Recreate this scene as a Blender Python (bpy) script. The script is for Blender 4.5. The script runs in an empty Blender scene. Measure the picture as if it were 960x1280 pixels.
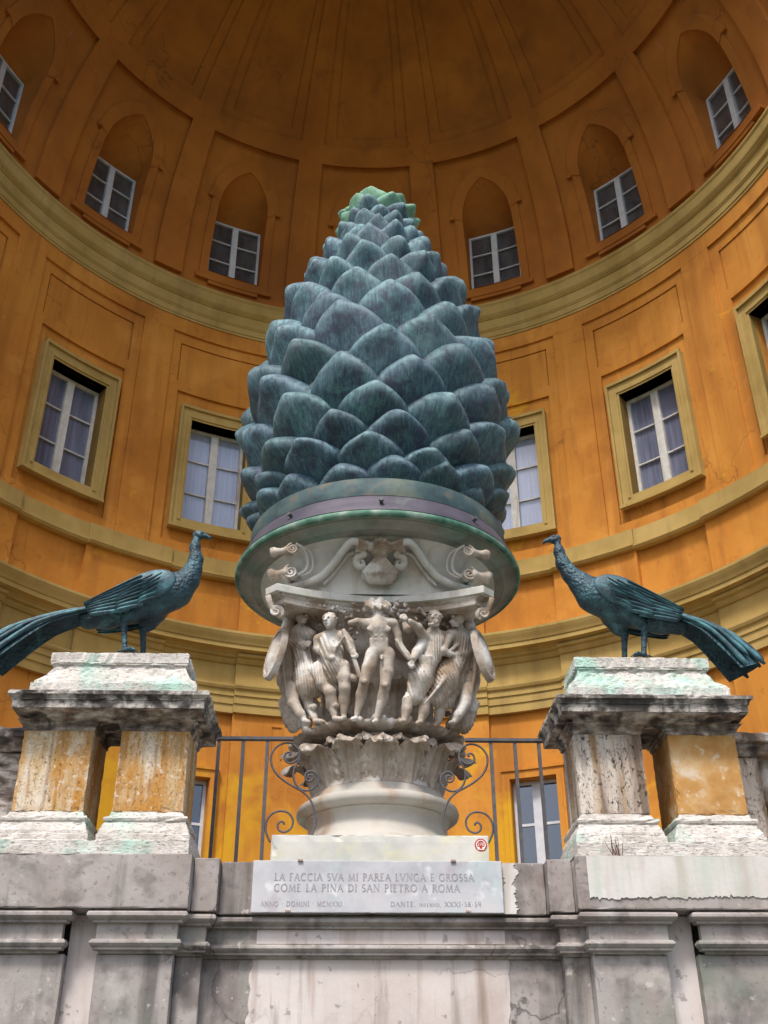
import bpy, bmesh, math, random
import numpy as np
from mathutils import Vector, Matrix
random.seed(7); np.random.seed(7)
SC = bpy.context.scene
COL = SC.collection
PI = math.pi

# ------------------------------------------------------------------ camera, sky, sun, exposure
cam_data = bpy.data.cameras.new('camera'); cam = bpy.data.objects.new('camera', cam_data); COL.objects.link(cam)
cam.location = (-0.17, 0.0, 1.6)
cam.rotation_euler = (Matrix.Rotation(-0.0312, 4, 'Z') @ Matrix.Rotation(PI/2 + 0.5401, 4, 'X') @ Matrix.Rotation(-0.0035, 4, 'Z')).to_euler()
cam_data.sensor_fit = 'VERTICAL'; cam_data.sensor_height = 36.0; cam_data.lens = 36.0*1348.8/1280.0
cam_data.clip_start = 0.05; cam_data.clip_end = 2000
SC.camera = cam
SUN_EL, SUN_AZ = math.radians(58), math.radians(200)      # azimuth from +Y clockwise: behind the camera
w = bpy.data.worlds.new('World'); SC.world = w; w.use_nodes = True
nt = w.node_tree; bg = nt.nodes['Background']
sky = nt.nodes.new('ShaderNodeTexSky'); sky.sky_type = 'NISHITA'; sky.sun_disc = False
sky.sun_elevation = SUN_EL; sky.sun_rotation = SUN_AZ; sky.air_density = 1.0; sky.dust_density = 4.0; sky.ozone_density = 1.0
nt.links.new(sky.outputs[0], bg.inputs[0]); bg.inputs[1].default_value = 0.10
sd = bpy.data.lights.new('sun', 'SUN'); sun = bpy.data.objects.new('sun', sd); COL.objects.link(sun)
sd.energy = 1.5; sd.angle = math.radians(10); sd.color = (1.0, 0.955, 0.88)
sdir = Vector((math.sin(SUN_AZ)*math.cos(SUN_EL), math.cos(SUN_AZ)*math.cos(SUN_EL), math.sin(SUN_EL)))
sun.rotation_euler = sdir.to_track_quat('Z', 'Y').to_euler(); sun.location = (0, -20, 40)
SC.view_settings.view_transform = 'Standard'; SC.view_settings.look = 'None'
SC.view_settings.exposure = 1.02; SC.view_settings.gamma = 1.0; SC.view_settings.use_curve_mapping = False

# ------------------------------------------------------------------ helpers
def tag(o, label=None, cat=None, group=None, kind=None):
    if label: o['label'] = label
    if cat: o['category'] = cat
    if group: o['group'] = group
    if kind: o['kind'] = kind
    return o
def thing(name, label, cat, loc, group=None):
    o = bpy.data.objects.new(name, None); COL.objects.link(o); o.location = loc; o.empty_display_size = .1
    return tag(o, label, cat, group)
def adopt(o, parent):
    if parent is not None:
        o.parent = parent
        # vertices are written in world space, so undo the chain of parent offsets
        off = Vector((0, 0, 0)); p = parent
        while p is not None:
            if p.type == 'EMPTY': off += p.location
            p = p.parent
        if parent.type == 'EMPTY': o.matrix_parent_inverse = Matrix.Translation(-off)
def mk(name, vf, mat, parent=None, smooth=False, sharp=None):
    v, f = vf
    me = bpy.data.meshes.new(name); me.from_pydata([tuple(map(float, p)) for p in v], [], f); me.update()
    if smooth:
        me.polygons.foreach_set('use_smooth', [True]*len(me.polygons))
        if sharp: me.set_sharp_from_angle(angle=math.radians(sharp))
    if mat: me.materials.append(mat)
    o = bpy.data.objects.new(name, me); COL.objects.link(o); adopt(o, parent)
    return o
def cat_(*ms):
    V, F = [], []
    for v, f in ms:
        n = len(V); V += list(v); F += [tuple(i+n for i in q) for q in f]
    return V, F
def box(x0, x1, y0, y1, z0, z1):
    v = [(x, y, z) for z in (z0, z1) for y in (y0, y1) for x in (x0, x1)]
    return v, [(0,2,3,1),(4,5,7,6),(0,1,5,4),(2,6,7,3),(0,4,6,2),(1,3,7,5)]
def rbox(x0, x1, y0, y1, z0, z1, jit=0.006, n=14, seed=0):
    """box whose front edges are worn: subdivided and nibbled along the edges"""
    rs = np.random.RandomState(seed)
    bm = bmesh.new(); bmesh.ops.create_cube(bm, size=1)
    for v in bm.verts: v.co = Vector(((x0+x1)/2+v.co.x*(x1-x0), (y0+y1)/2+v.co.y*(y1-y0), (z0+z1)/2+v.co.z*(z1-z0)))
    L = max(x1-x0, y1-y0, z1-z0)/n
    for ax, (a, b) in enumerate(((x0,x1),(y0,y1),(z0,z1))):
        k = max(1, int(round((b-a)/L)))
        for i in range(1, k):
            p = [0,0,0]; p[ax] = a+(b-a)*i/k; q = [0,0,0]; q[ax] = 1
            bmesh.ops.bisect_plane(bm, geom=bm.verts[:]+bm.edges[:]+bm.faces[:], plane_co=p, plane_no=q)
    eds = [e for e in bm.edges if len(e.link_faces) == 2 and e.calc_face_angle(0) > .5]
    bmesh.ops.bevel(bm, geom=eds, offset=jit*1.2, segments=2, affect='EDGES', profile=.6)
    c = Vector(((x0+x1)/2, (y0+y1)/2, (z0+z1)/2))
    for v in bm.verts:
        e = sum(1 for a, b, t in ((x0,x1,v.co.x),(y0,y1,v.co.y),(z0,z1,v.co.z)) if min(abs(t-a), abs(t-b)) < jit*2.6)
        if e >= 2:
            v.co += (c-v.co).normalized()*rs.rand()*jit*(2.5 if rs.rand() < .18 else .7)
    bm.verts.index_update()
    r = [tuple(v.co) for v in bm.verts], [tuple(v.index for v in f.verts) for f in bm.faces]
    bm.free(); return r
def lathe(prof, cx, cy, n=64, a0=0, a1=2*PI):
    full = abs(a1-a0-2*PI) < 1e-6; m = n if full else n+1
    V = [(cx+r*math.sin(a0+(a1-a0)*i/n), cy-r*math.cos(a0+(a1-a0)*i/n), z) for i in range(m) for r, z in prof]
    k = len(prof); F = []
    for i in range(n):
        j = (i+1) % m
        for t in range(k-1): F.append((i*k+t, j*k+t, j*k+t+1, i*k+t+1))
    return V, F
def tube(pts, rad, n=8, closed=False, flat=1.0, up=None):
    pts = [Vector(p) for p in pts]; m = len(pts)
    rad = rad if hasattr(rad, '__len__') else [rad]*m
    V, F = [], []; prev = None
    for i, p in enumerate(pts):
        t = (pts[min(i+1, m-1)]-pts[max(i-1, 0)]).normalized()
        if up is not None: u = Vector(up)
        else: u = prev if prev is not None else (Vector((0,0,1)) if abs(t.z) < .9 else Vector((1,0,0)))
        s = t.cross(u).normalized(); u = s.cross(t).normalized(); prev = u
        for k in range(n):
            a = 2*PI*k/n; V.append(p+(s*math.cos(a)*flat+u*math.sin(a))*rad[i])
    for i in range(m-1):
        for k in range(n):
            k2 = (k+1) % n; F.append((i*n+k, i*n+k2, (i+1)*n+k2, (i+1)*n+k))
    F.append(tuple(range(n-1, -1, -1))); F.append(tuple((m-1)*n+k for k in range(n)))
    return V, F
def sweep(path, prof):
    """sweep a profile (out, z) along a plan polyline, mitred; 'out' is to the right-hand side looking from -y"""
    P = [Vector((x, y)) for x, y in path]; m = len(P); V, F = [], []; k = len(prof)
    for i in range(m):
        d0 = (P[i]-P[i-1]).normalized() if i > 0 else (P[1]-P[0]).normalized()
        d1 = (P[i+1]-P[i]).normalized() if i < m-1 else d0
        n0 = Vector((d0.y, -d0.x)); n1 = Vector((d1.y, -d1.x)); b = (n0+n1)
        b = b/max(b.dot(n0), 1e-6) if b.length > 1e-6 else n0
        for o, z in prof: V.append((P[i].x+b.x*o, P[i].y+b.y*o, z))
    for i in range(m-1):
        for t in range(k-1): F.append((i*k+t, (i+1)*k+t, (i+1)*k+t+1, i*k+t+1))
    F.append(tuple(range(k))[::-1]); F.append(tuple((m-1)*k+t for t in range(k)))
    return V, F

# ------------------------------------------------------------------ materials
def nmat(name, cols, scale=2.0, rough=.85, bump=.2, bscale=25, streak=None, spots=None, blot=None, pits=None, metallic=0.0, rnd=0.0, stretch=(1,1,1), detail=9, spec=.3, bdist=.01, rim=None, zband=None, cells=None, cracks=None):
    m = bpy.data.materials.new(name); m.use_nodes = True; t = m.node_tree; N = t.nodes; L = t.links
    b = N['Principled BSDF']; b.inputs['Roughness'].default_value = rough; b.inputs['Metallic'].default_value = metallic
    b.inputs['Specular IOR Level'].default_value = spec
    tc = N.new('ShaderNodeTexCoord'); co = tc.outputs['Object']
    if rnd:
        oi = N.new('ShaderNodeObjectInfo'); mu = N.new('ShaderNodeVectorMath'); mu.operation = 'SCALE'; mu.inputs[0].default_value = (37, 91, 53)
        L.new(oi.outputs['Random'], mu.inputs['Scale']); ad = N.new('ShaderNodeVectorMath'); L.new(co, ad.inputs[0]); L.new(mu.outputs[0], ad.inputs[1]); co = ad.outputs[0]
    def noise(sc, st=(1,1,1), det=detail, rgh=.6, dist=0.0):
        mp = N.new('ShaderNodeMapping'); mp.inputs['Scale'].default_value = st; L.new(co, mp.inputs[0])
        n = N.new('ShaderNodeTexNoise'); n.inputs['Scale'].default_value = sc; n.inputs['Detail'].default_value = det
        n.inputs['Roughness'].default_value = rgh; n.inputs['Distortion'].default_value = dist; L.new(mp.outputs[0], n.inputs['Vector']); return n.outputs['Fac']
    def ramp(src, a, bb, ca=(0,0,0,1), cb=(1,1,1,1)):
        r = N.new('ShaderNodeValToRGB'); r.color_ramp.elements[0].position = a; r.color_ramp.elements[1].position = bb
        r.color_ramp.elements[0].color = ca; r.color_ramp.elements[1].color = cb; L.new(src, r.inputs[0]); return r.outputs[0]
    n1 = noise(scale, stretch)
    r = N.new('ShaderNodeValToRGB'); L.new(n1, r.inputs[0]); e = r.color_ramp.elements
    e[0].position = .33; e[0].color = (*cols[0], 1); e[1].position = .67; e[1].color = (*cols[-1], 1)
    for i, c in enumerate(cols[1:-1]):
        q = e.new(.33+.34*(i+1)/(len(cols)-1)); q.color = (*c, 1)
    cur = r.outputs[0]
    def over(mask, col, amt):
        nonlocal cur
        mx = N.new('ShaderNodeMix'); mx.data_type = 'RGBA'; L.new(cur, mx.inputs['A']); mx.inputs['B'].default_value = (*col, 1)
        if amt != 1:
            k = N.new('ShaderNodeMath'); k.operation = 'MULTIPLY'; k.inputs[1].default_value = amt; L.new(mask, k.inputs[0]); mask = k.outputs[0]
        L.new(mask, mx.inputs['Factor']); cur = mx.outputs['Result']
    for s in (streak or []):   # (col, amt, scale, lo, hi)
        over(ramp(noise(s[2], (1, 1, .09), 6, .55, .3), s[3], s[4]), s[0], s[1])
    for s in (blot or []):     # large blotches
        over(ramp(noise(s[2], (1, 1, 1), 7, .6, .4), s[3], s[4]), s[0], s[1])
    for s in (spots or []):
        over(ramp(noise(s[2], (1, 1, 1), 3, .5), s[3], s[4]), s[0], s[1])
    if cracks:  # hairline cracks: (col, amt, scale, width)
        wn = N.new('ShaderNodeTexNoise'); wn.inputs['Scale'].default_value = cracks[2]*2.2; wn.inputs['Detail'].default_value = 6; L.new(co, wn.inputs['Vector'])
        wm = N.new('ShaderNodeVectorMath'); wm.operation = 'MULTIPLY_ADD'; wm.inputs[1].default_value = (.9/cracks[2],)*3; L.new(wn.outputs['Color'], wm.inputs[0]); L.new(co, wm.inputs[2])
        vc = N.new('ShaderNodeTexVoronoi'); vc.feature = 'DISTANCE_TO_EDGE'; vc.inputs['Scale'].default_value = cracks[2]; L.new(wm.outputs[0], vc.inputs['Vector'])
        c1 = ramp(vc.outputs['Distance'], 0, cracks[3], (1,1,1,1), (0,0,0,1)); c2 = ramp(noise(cracks[2]*.8, (1,1,1), 3), .50, .60)
        cm = N.new('ShaderNodeMath'); cm.operation = 'MULTIPLY'; L.new(c1, cm.inputs[0]); L.new(c2, cm.inputs[1]); over(cm.outputs[0], cracks[0], cracks[1])
    if zband:   # fresh paint below a ragged line: (col, amt, z, spread)
        sx = N.new('ShaderNodeSeparateXYZ'); L.new(tc.outputs['Object'], sx.inputs[0]); nz = noise(.5, (1,1,.6), 5, .6, .5)
        m1 = N.new('ShaderNodeMath'); m1.operation = 'MULTIPLY_ADD'; m1.inputs[1].default_value = 9.0; L.new(nz, m1.inputs[0]); L.new(sx.outputs['Z'], m1.inputs[2])
        mr = N.new('ShaderNodeMapRange'); mr.inputs['From Min'].default_value = zband[2]+4.5+zband[3]; mr.inputs['From Max'].default_value = zband[2]+4.5-zband[3]; L.new(m1.outputs[0], mr.inputs['Value']); over(mr.outputs[0], zband[0], zband[1])
    if rim:  # worn scale rims, with their lit-edge highlight painted in as a lighter tone
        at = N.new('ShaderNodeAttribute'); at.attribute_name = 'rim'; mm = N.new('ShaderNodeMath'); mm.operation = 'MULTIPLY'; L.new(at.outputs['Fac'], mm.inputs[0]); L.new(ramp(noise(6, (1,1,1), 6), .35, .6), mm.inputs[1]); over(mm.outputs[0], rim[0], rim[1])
    h = noise(bscale, stretch, 8, .65)
    if cells:   # overlapping plumage
        vo = N.new('ShaderNodeTexVoronoi'); vo.inputs['Scale'].default_value = cells; L.new(co, vo.inputs['Vector']); k2 = N.new('ShaderNodeMath'); k2.operation = 'MULTIPLY_ADD'; k2.inputs[1].default_value = -1.6; L.new(vo.outputs['Distance'], k2.inputs[0]); L.new(h, k2.inputs[2]); h = k2.outputs[0]
    if pits:                   # (col, scale, stretch, lo, hi)
        pn = ramp(noise(pits[1], pits[2], 8, .72), pits[3], pits[4])
        over(pn, pits[0], 1.0)
        sb = N.new('ShaderNodeMath'); sb.operation = 'SUBTRACT'; L.new(h, sb.inputs[0]); L.new(pn, sb.inputs[1]); h = sb.outputs[0]
    if rnd:
        hs = N.new('ShaderNodeHueSaturation'); mr = N.new('ShaderNodeMapRange'); mr.inputs['To Min'].default_value = 1-rnd; mr.inputs['To Max'].default_value = 1+rnd
        L.new(oi.outputs['Random'], mr.inputs['Value']); L.new(mr.outputs[0], hs.inputs['Value']); m3 = N.new('ShaderNodeMath'); m3.operation = 'MULTIPLY'; m3.inputs[1].default_value = 17.31; L.new(oi.outputs['Random'], m3.inputs[0]); m4 = N.new('ShaderNodeMath'); m4.operation = 'FRACT'; L.new(m3.outputs[0], m4.inputs[0]); m5 = N.new('ShaderNodeMapRange'); m5.inputs['To Min'].default_value = .488; m5.inputs['To Max'].default_value = .518; L.new(m4.outputs[0], m5.inputs['Value']); L.new(m5.outputs[0], hs.inputs['Hue']); L.new(cur, hs.inputs['Color']); cur = hs.outputs[0]
    L.new(cur, b.inputs['Base Color'])
    bp = N.new('ShaderNodeBump'); bp.inputs['Strength'].default_value = bump; bp.inputs['Distance'].default_value = bdist; L.new(h, bp.inputs['Height']); L.new(bp.outputs[0], b.inputs['Normal'])
    return m
def plain(name, col, rough=.6, metallic=0, emit=0):
    return nmat(name, [tuple(c*.85 for c in col), tuple(min(1, c*1.12) for c in col)], scale=14, rough=rough, metallic=metallic, bump=.08, bscale=60)
OCHRE = nmat('ochre_plaster', [(.47,.180,.027),(.555,.226,.035),(.61,.265,.045)], scale=.55, rough=.92, bump=.12, bscale=9,
    streak=[((.33,.12,.02),.6,1.6,.50,.70),((.68,.32,.07),.45,2.6,.55,.72),((.28,.105,.03),.4,5,.56,.72)], blot=[((.33,.115,.02),.65,.5,.52,.70),((.66,.30,.06),.5,1.1,.55,.70),((.66,.35,.025),.7,.75,.64,.68)], spots=[((.30,.10,.02),.35,5,.62,.74)], bdist=.02, zband=((.66,.36,.018),.85,6.7,.5), cracks=((.16,.06,.02),.6,.42,.009))
OCHRE_D = nmat('ochre_shaded_dome_plaster', [(.31,.100,.017),(.41,.142,.023),(.48,.175,.03)], scale=.45, rough=.92, bump=.12, bscale=9,  # darker than the wall's ochre: the vault's shade put into the colour
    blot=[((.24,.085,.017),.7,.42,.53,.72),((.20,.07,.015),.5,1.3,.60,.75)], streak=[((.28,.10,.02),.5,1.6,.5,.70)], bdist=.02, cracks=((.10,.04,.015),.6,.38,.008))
TAN = nmat('tan_trim', [(.36,.245,.075),(.43,.30,.10),(.49,.345,.125)], scale=.9, rough=.9, bump=.12, bscale=12,
    streak=[((.22,.15,.06),.5,2.2,.52,.75)], blot=[((.26,.18,.07),.4,.8,.55,.75)], bdist=.02)
SASH_W = nmat('weathered_white_paint', [(.52,.50,.47),(.68,.66,.63)], scale=6, rough=.6, streak=[((.30,.23,.15),.7,9,.56,.7)], bump=.1)
SASH_G = nmat('grey_sash_paint', [(.50,.51,.56),(.62,.63,.68)], scale=6, rough=.6, bump=.06)
CURT_W = nmat('white_curtain', [(.62,.64,.74),(.80,.81,.90)], scale=3, stretch=(6,6,.2), rough=.9, bump=.5, bscale=5, bdist=.05)
CURT_G = nmat('grey_blind', [(.20,.20,.25),(.40,.40,.48)], scale=2, stretch=(5,5,.3), rough=.9, bump=.3, bscale=5)
CURT_U = nmat('upper_blind', [(.07,.068,.068),(.20,.195,.185)], scale=1.2, stretch=(3,3,1), rough=.9, bump=.3, bscale=5)
ROOM_D = nmat('dark_room', [(.025,.027,.04),(.06,.065,.09)], scale=2, rough=.9)  # dark sheet painted as the unlit room behind the door glass
def glassmat(name, tint, rmix):
    m = bpy.data.materials.new(name); m.use_nodes = True; t = m.node_tree; t.nodes.clear()
    o = t.nodes.new('ShaderNodeOutputMaterial'); mx = t.nodes.new('ShaderNodeMixShader'); tr = t.nodes.new('ShaderNodeBsdfTransparent'); g = t.nodes.new('ShaderNodeBsdfGlossy')
    g.inputs['Roughness'].default_value = .015; tr.inputs[0].default_value = (*tint, 1)
    fr = t.nodes.new('ShaderNodeLayerWeight'); fr.inputs[0].default_value = .5; pw = t.nodes.new('ShaderNodeMath'); pw.operation = 'POWER'; pw.inputs[1].default_value = 3.5; t.links.new(fr.outputs['Facing'], pw.inputs[0])
    nz = t.nodes.new('ShaderNodeTexNoise'); nz.inputs['Scale'].default_value = 1.6; bp = t.nodes.new('ShaderNodeBump'); bp.inputs['Strength'].default_value = .06; bp.inputs['Distance'].default_value = .05
    tc = t.nodes.new('ShaderNodeTexCoord'); t.links.new(tc.outputs['Object'], nz.inputs['Vector']); t.links.new(nz.outputs[0], bp.inputs['Height']); t.links.new(bp.outputs[0], g.inputs['Normal'])
    ad = t.nodes.new('ShaderNodeMath'); ad.operation = 'MULTIPLY_ADD'; ad.inputs[1].default_value = .8; ad.inputs[2].default_value = rmix; ad.use_clamp = True
    t.links.new(pw.outputs[0], ad.inputs[0]); t.links.new(ad.outputs[0], mx.inputs[0]); t.links.new(tr.outputs[0], mx.inputs[1]); t.links.new(g.outputs[0], mx.inputs[2]); t.links.new(mx.outputs[0], o.inputs[0])
    return m
GLASS = glassmat('window_glass', (.88,.90,.94), .06)
GLASS_B = glassmat('door_glass', (.55,.6,.7), .16)
MARBLE = nmat('carved_marble', [(.33,.26,.20),(.50,.44,.38),(.68,.64,.60)], scale=5.5, rough=.75, bump=.35, bscale=60,
    blot=[((.27,.18,.11),.75,4.5,.50,.64),((.20,.17,.15),.6,8,.55,.68),((.74,.73,.71),.75,5.5,.54,.64)], streak=[((.33,.22,.13),.55,9,.53,.70)], spots=[((.10,.09,.085),.7,38,.66,.72)])
DRUMM = nmat('white_drum_marble', [(.52,.50,.46),(.64,.62,.58),(.70,.68,.65)], scale=3, rough=.75, bump=.15, bscale=30, blot=[((.30,.42,.36),.5,3.5,.55,.68),((.40,.32,.25),.5,4,.56,.70)], streak=[((.38,.30,.22),.5,8,.55,.7)])
DISH_M = nmat('stained_shaded_marble_dish', [(.22,.22,.20),(.33,.32,.29),(.42,.41,.38)], scale=3, rough=.75, bump=.15, bscale=30,  # darker than the drum: grime and stains plus painted shade under the rim
    blot=[((.14,.30,.23),.75,2.3,.52,.68),((.12,.13,.12),.7,3.1,.56,.72)], streak=[((.20,.25,.21),.5,5,.52,.72)])
WHITE = nmat('white_travertine', [(.50,.46,.42),(.63,.59,.55),(.71,.675,.64)], scale=5, rough=.85, bump=.5, bscale=30, stretch=(1,1,3),
    blot=[((.36,.64,.54),.75,2.2,.52,.64),((.34,.31,.29),.6,4.5,.58,.70)], pits=((.17,.14,.12), 34, (1,1,5), .56, .64), spots=[((.26,.22,.19),.5,60,.58,.68)], bdist=.015)
CAPST = nmat('black_crusted_shaded_travertine', [(.05,.04,.037),(.25,.205,.18),(.66,.62,.58)], scale=9, rough=.9, bump=.6, bscale=30, stretch=(1,1,2.5),
    streak=[((.04,.033,.03),.8,10,.50,.62),((.40,.24,.12),.5,6,.55,.68)], pits=((.05,.04,.04), 30, (1,1,3), .62, .66))
CAPW = nmat('crusted_white_cornice', [(.36,.32,.29),(.52,.48,.44),(.60,.56,.53)], scale=7, rough=.9, bump=.6, bscale=30, stretch=(1,1,2),
    blot=[((.040,.033,.030),.92,5,.46,.57),((.08,.068,.062),.85,13,.50,.62)], streak=[((.06,.05,.045),.8,12,.54,.64)], pits=((.06,.05,.05), 40, (1,1,4), .58, .64))
PILLAR = nmat('ochre_stained_travertine', [(.46,.30,.13),(.60,.46,.29),(.72,.66,.58)], scale=5, rough=.9, bump=.6, bscale=30, stretch=(1,1,.5),
    blot=[((.50,.24,.05),.85,3.6,.49,.64),((.34,.20,.09),.5,9,.56,.7)], streak=[((.46,.21,.03),.9,12,.45,.60),((.72,.66,.58),.7,16,.54,.66),((.22,.14,.08),.6,20,.56,.68)], pits=((.22,.13,.06), 55, (1,1,.55), .57, .65), spots=[((.30,.17,.07),.6,85,.54,.66),((.74,.68,.60),.6,30,.58,.68)], bdist=.015)
PILLAR_O = nmat('ochre_coated_pillar', [(.40,.19,.05),(.50,.27,.09),(.60,.42,.23)], scale=5, rough=.9, bump=.4, bscale=30,
    blot=[((.66,.58,.48),.7,5,.58,.68),((.33,.16,.05),.5,4,.55,.7)], spots=[((.66,.56,.44),.6,22,.62,.7)], pits=((.2,.11,.04), 75, (1,1,1), .62, .68), bdist=.008)
PILLAR_P = nmat('pitted_dark_pillar', [(.30,.21,.15),(.56,.48,.41),(.68,.62,.56)], scale=2.5, rough=.9, bump=.7, bscale=24, stretch=(1.6,1.6,.25),
    streak=[((.15,.10,.07),.85,8,.47,.58),((.46,.26,.09),.55,11,.53,.64)], spots=[((.22,.15,.10),.6,60,.54,.66)], pits=((.07,.05,.04), 48, (1,1,.5), .575, .63), bdist=.015)
GREYW = nmat('grey_weathered_stucco', [(.25,.21,.195),(.345,.305,.287),(.43,.392,.375)], scale=2.2, rough=.9, bump=.3, bscale=22,
    blot=[((.55,.51,.48),.7,2.4,.55,.70),((.11,.10,.092),.7,2.6,.56,.70),((.20,.26,.21),.5,1.7,.53,.68)], streak=[((.42,.40,.385),.6,5,.54,.70),((.08,.075,.07),.7,6.5,.53,.68)], spots=[((.60,.56,.52),.6,20,.66,.72),((.10,.09,.085),.5,9,.54,.70),((.12,.11,.10),.5,38,.60,.70)], cracks=((.06,.055,.05),.8,1.3,.012))
PINKW = nmat('washed_pink_stucco', [(.50,.43,.40),(.61,.545,.515),(.68,.62,.60)], scale=1.6, rough=.9, bump=.25, bscale=22,
    streak=[((.30,.21,.16),.7,9,.53,.66),((.66,.62,.61),.6,5,.5,.65),((.20,.18,.16),.55,13,.58,.70)], blot=[((.42,.38,.40),.5,3,.56,.70)], spots=[((.22,.20,.18),.6,18,.66,.70)], cracks=((.16,.13,.11),.6,1.1,.010))
LIGHTW = nmat('pale_stucco_patch', [(.50,.47,.44),(.62,.59,.56),(.68,.66,.64)], scale=2, rough=.9, bump=.25, bscale=22, streak=[((.42,.50,.42),.6,6,.54,.68),((.40,.34,.28),.5,9,.55,.7)])
PLAQ = nmat('plaque_marble', [(.40,.41,.44),(.51,.51,.54),(.57,.555,.575)], scale=4, rough=.6, bump=.08, bscale=30, blot=[((.40,.58,.58),.5,2.4,.56,.70),((.36,.31,.36),.6,5,.60,.72)], spots=[((.80,.80,.80),.5,9,.6,.7)])
PLINTH = nmat('plinth_marble', [(.48,.49,.46),(.60,.60,.57),(.66,.66,.63)], scale=4, rough=.65, bump=.12, bscale=30, blot=[((.62,.60,.38),.55,4.5,.55,.68),((.42,.44,.44),.6,3.5,.58,.70),((.30,.62,.55),.6,1.9,.60,.70)])
BASEM = nmat('base_marble', [(.33,.31,.27),(.44,.42,.38),(.50,.48,.44)], scale=2.5, rough=.7, bump=.12, bscale=30, streak=[((.40,.28,.20),.75,4,.54,.66),((.30,.40,.33),.5,5,.56,.7)], blot=[((.34,.27,.22),.5,2.3,.56,.7)])
INK = plain('letter_ink', (.33,.31,.33), .8)
IRON = nmat('grey_iron', [(.075,.075,.085),(.12,.115,.125)], scale=20, rough=.6, bump=.15, bscale=60, blot=[((.17,.12,.08),.5,9,.6,.7)])
BRASS = plain('clamp_metal', (.42,.33,.29), .5, .6)
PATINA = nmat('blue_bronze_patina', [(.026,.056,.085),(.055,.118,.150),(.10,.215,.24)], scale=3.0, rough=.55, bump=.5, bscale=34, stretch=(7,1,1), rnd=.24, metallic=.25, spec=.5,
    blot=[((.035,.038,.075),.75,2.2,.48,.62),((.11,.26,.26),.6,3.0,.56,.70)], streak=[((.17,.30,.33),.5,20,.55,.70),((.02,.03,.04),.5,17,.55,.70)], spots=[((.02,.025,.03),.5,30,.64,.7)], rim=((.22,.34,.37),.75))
GREENP = nmat('green_bronze_patina', [(.10,.25,.20),(.19,.36,.25),(.29,.44,.28)], scale=5, rough=.65, bump=.3, bscale=30, rnd=.15, metallic=.1,
    blot=[((.06,.17,.18),.7,5,.52,.66),((.42,.47,.27),.5,8,.58,.7)])
COREP = nmat('core_bronze', [(.10,.12,.13),(.16,.20,.21),(.22,.25,.25)], scale=5, rough=.7, bump=.3, metallic=.1)
RINGP = nmat('bronze_collar', [(.03,.055,.065),(.06,.105,.11),(.13,.15,.12)], scale=4, rough=.6, bump=.3, bscale=30, metallic=.2, blot=[((.22,.15,.09),.55,5,.55,.68)], streak=[((.06,.05,.05),.6,9,.55,.7)])
LEAD = nmat('lead_flashing', [(.06,.053,.075),(.085,.075,.10),(.11,.10,.125)], scale=3, rough=.55, bump=.12, bscale=20, metallic=.2, blot=[((.17,.22,.20),.4,4,.6,.72)])
LIP = nmat('green_lip', [(.04,.13,.09),(.13,.26,.19),(.42,.46,.42)], scale=6, rough=.7, bump=.2)
BIRD = nmat('peacock_bronze', [(.016,.030,.042),(.030,.066,.088),(.062,.155,.185)], scale=7, rough=.5, bump=.6, bscale=70, cells=52, metallic=.25, spec=.5, blot=[((.10,.30,.32),.55,5,.57,.70),((.02,.025,.04),.7,7,.55,.68)], bdist=.008)
BIRD_F = nmat('peacock_feather_bronze', [(.022,.040,.056),(.045,.098,.12),(.09,.22,.25)], scale=9, rough=.5, bump=.4, bscale=70, rnd=.38, metallic=.25, spec=.5, blot=[((.10,.31,.33),.6,8,.53,.66),((.02,.03,.04),.6,10,.54,.66)])
RED = plain('sticker_red', (.45,.04,.03), .5); SWHITE = plain('sticker_white', (.8,.78,.76), .5)
DRY = plain('dry_weed', (.13,.055,.05), .9)
PAVE = nmat('courtyard_gravel', [(.10,.095,.085),(.14,.135,.12)], scale=1.5, rough=.95, bump=.4, bscale=40)
LAWN = nmat('courtyard_lawn', [(.035,.07,.018),(.06,.10,.028)], scale=.6, rough=.95, bump=.5, bscale=30)
FACE = nmat('facade_plaster', [(.55,.46,.33),(.62,.53,.40)], scale=.6, rough=.92, bump=.1)

# ------------------------------------------------------------------ ground and terrace
mk('ground', box(-400, 400, -400, 400, -.5, 0), LAWN)['kind'] = 'structure'
mk('gravel_path', box(-6, 6, -60, 5.4, -.05, .004), PAVE)['kind'] = 'structure'
mk('terrace_floor', box(-14, 14, 5.95, 13.5, -.2, 2.90), PAVE)['kind'] = 'structure'
mk('niche_floor', lathe([(0, 2.899), (8.8, 2.899), (8.8, 2.6)], 0, 12.645, 48, PI/2, 3*PI/2), PAVE)['kind'] = 'structure'

# ------------------------------------------------------------------ the great niche
R, CY, BAY, H0 = 8.5, 12.645, .4035, 20.045
def cp(b, z, r): a = b*BAY; return (r*math.sin(a), CY+r*math.cos(a), z)
def sp(b, al, r): a = b*BAY; return (r*math.cos(al)*math.sin(a), CY+r*math.cos(al)*math.cos(a), H0+r*math.sin(al))
def steps(b0, b1): return max(1, int(math.ceil((b1-b0)/.06)))
def cbox(b0, b1, z0, z1, ra, rb, fn=cp, nz=1):
    n = steps(b0, b1); V, F = [], []
    for i in range(n+1):
        b = b0+(b1-b0)*i/n
        for j in range(nz+1):
            z = z0+(z1-z0)*j/nz; V += [fn(b, z, ra), fn(b, z, rb)]
    m = 2*(nz+1)
    for i in range(n):
        o, p = i*m, (i+1)*m
        for j in range(nz):
            a = 2*j; F += [(o+a, p+a, p+a+2, o+a+2), (o+a+1, o+a+3, p+a+3, p+a+1)]
        F += [(o, o+1, p+1, p), (o+m-2, p+m-2, p+m-1, o+m-1)]
    for o, fl in ((0, False), (n*m, True)):
        for j in range(nz):
            a = o+2*j; q = (a, a+2, a+3, a+1); F.append(q[::-1] if fl else q)
    return V, F
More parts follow.
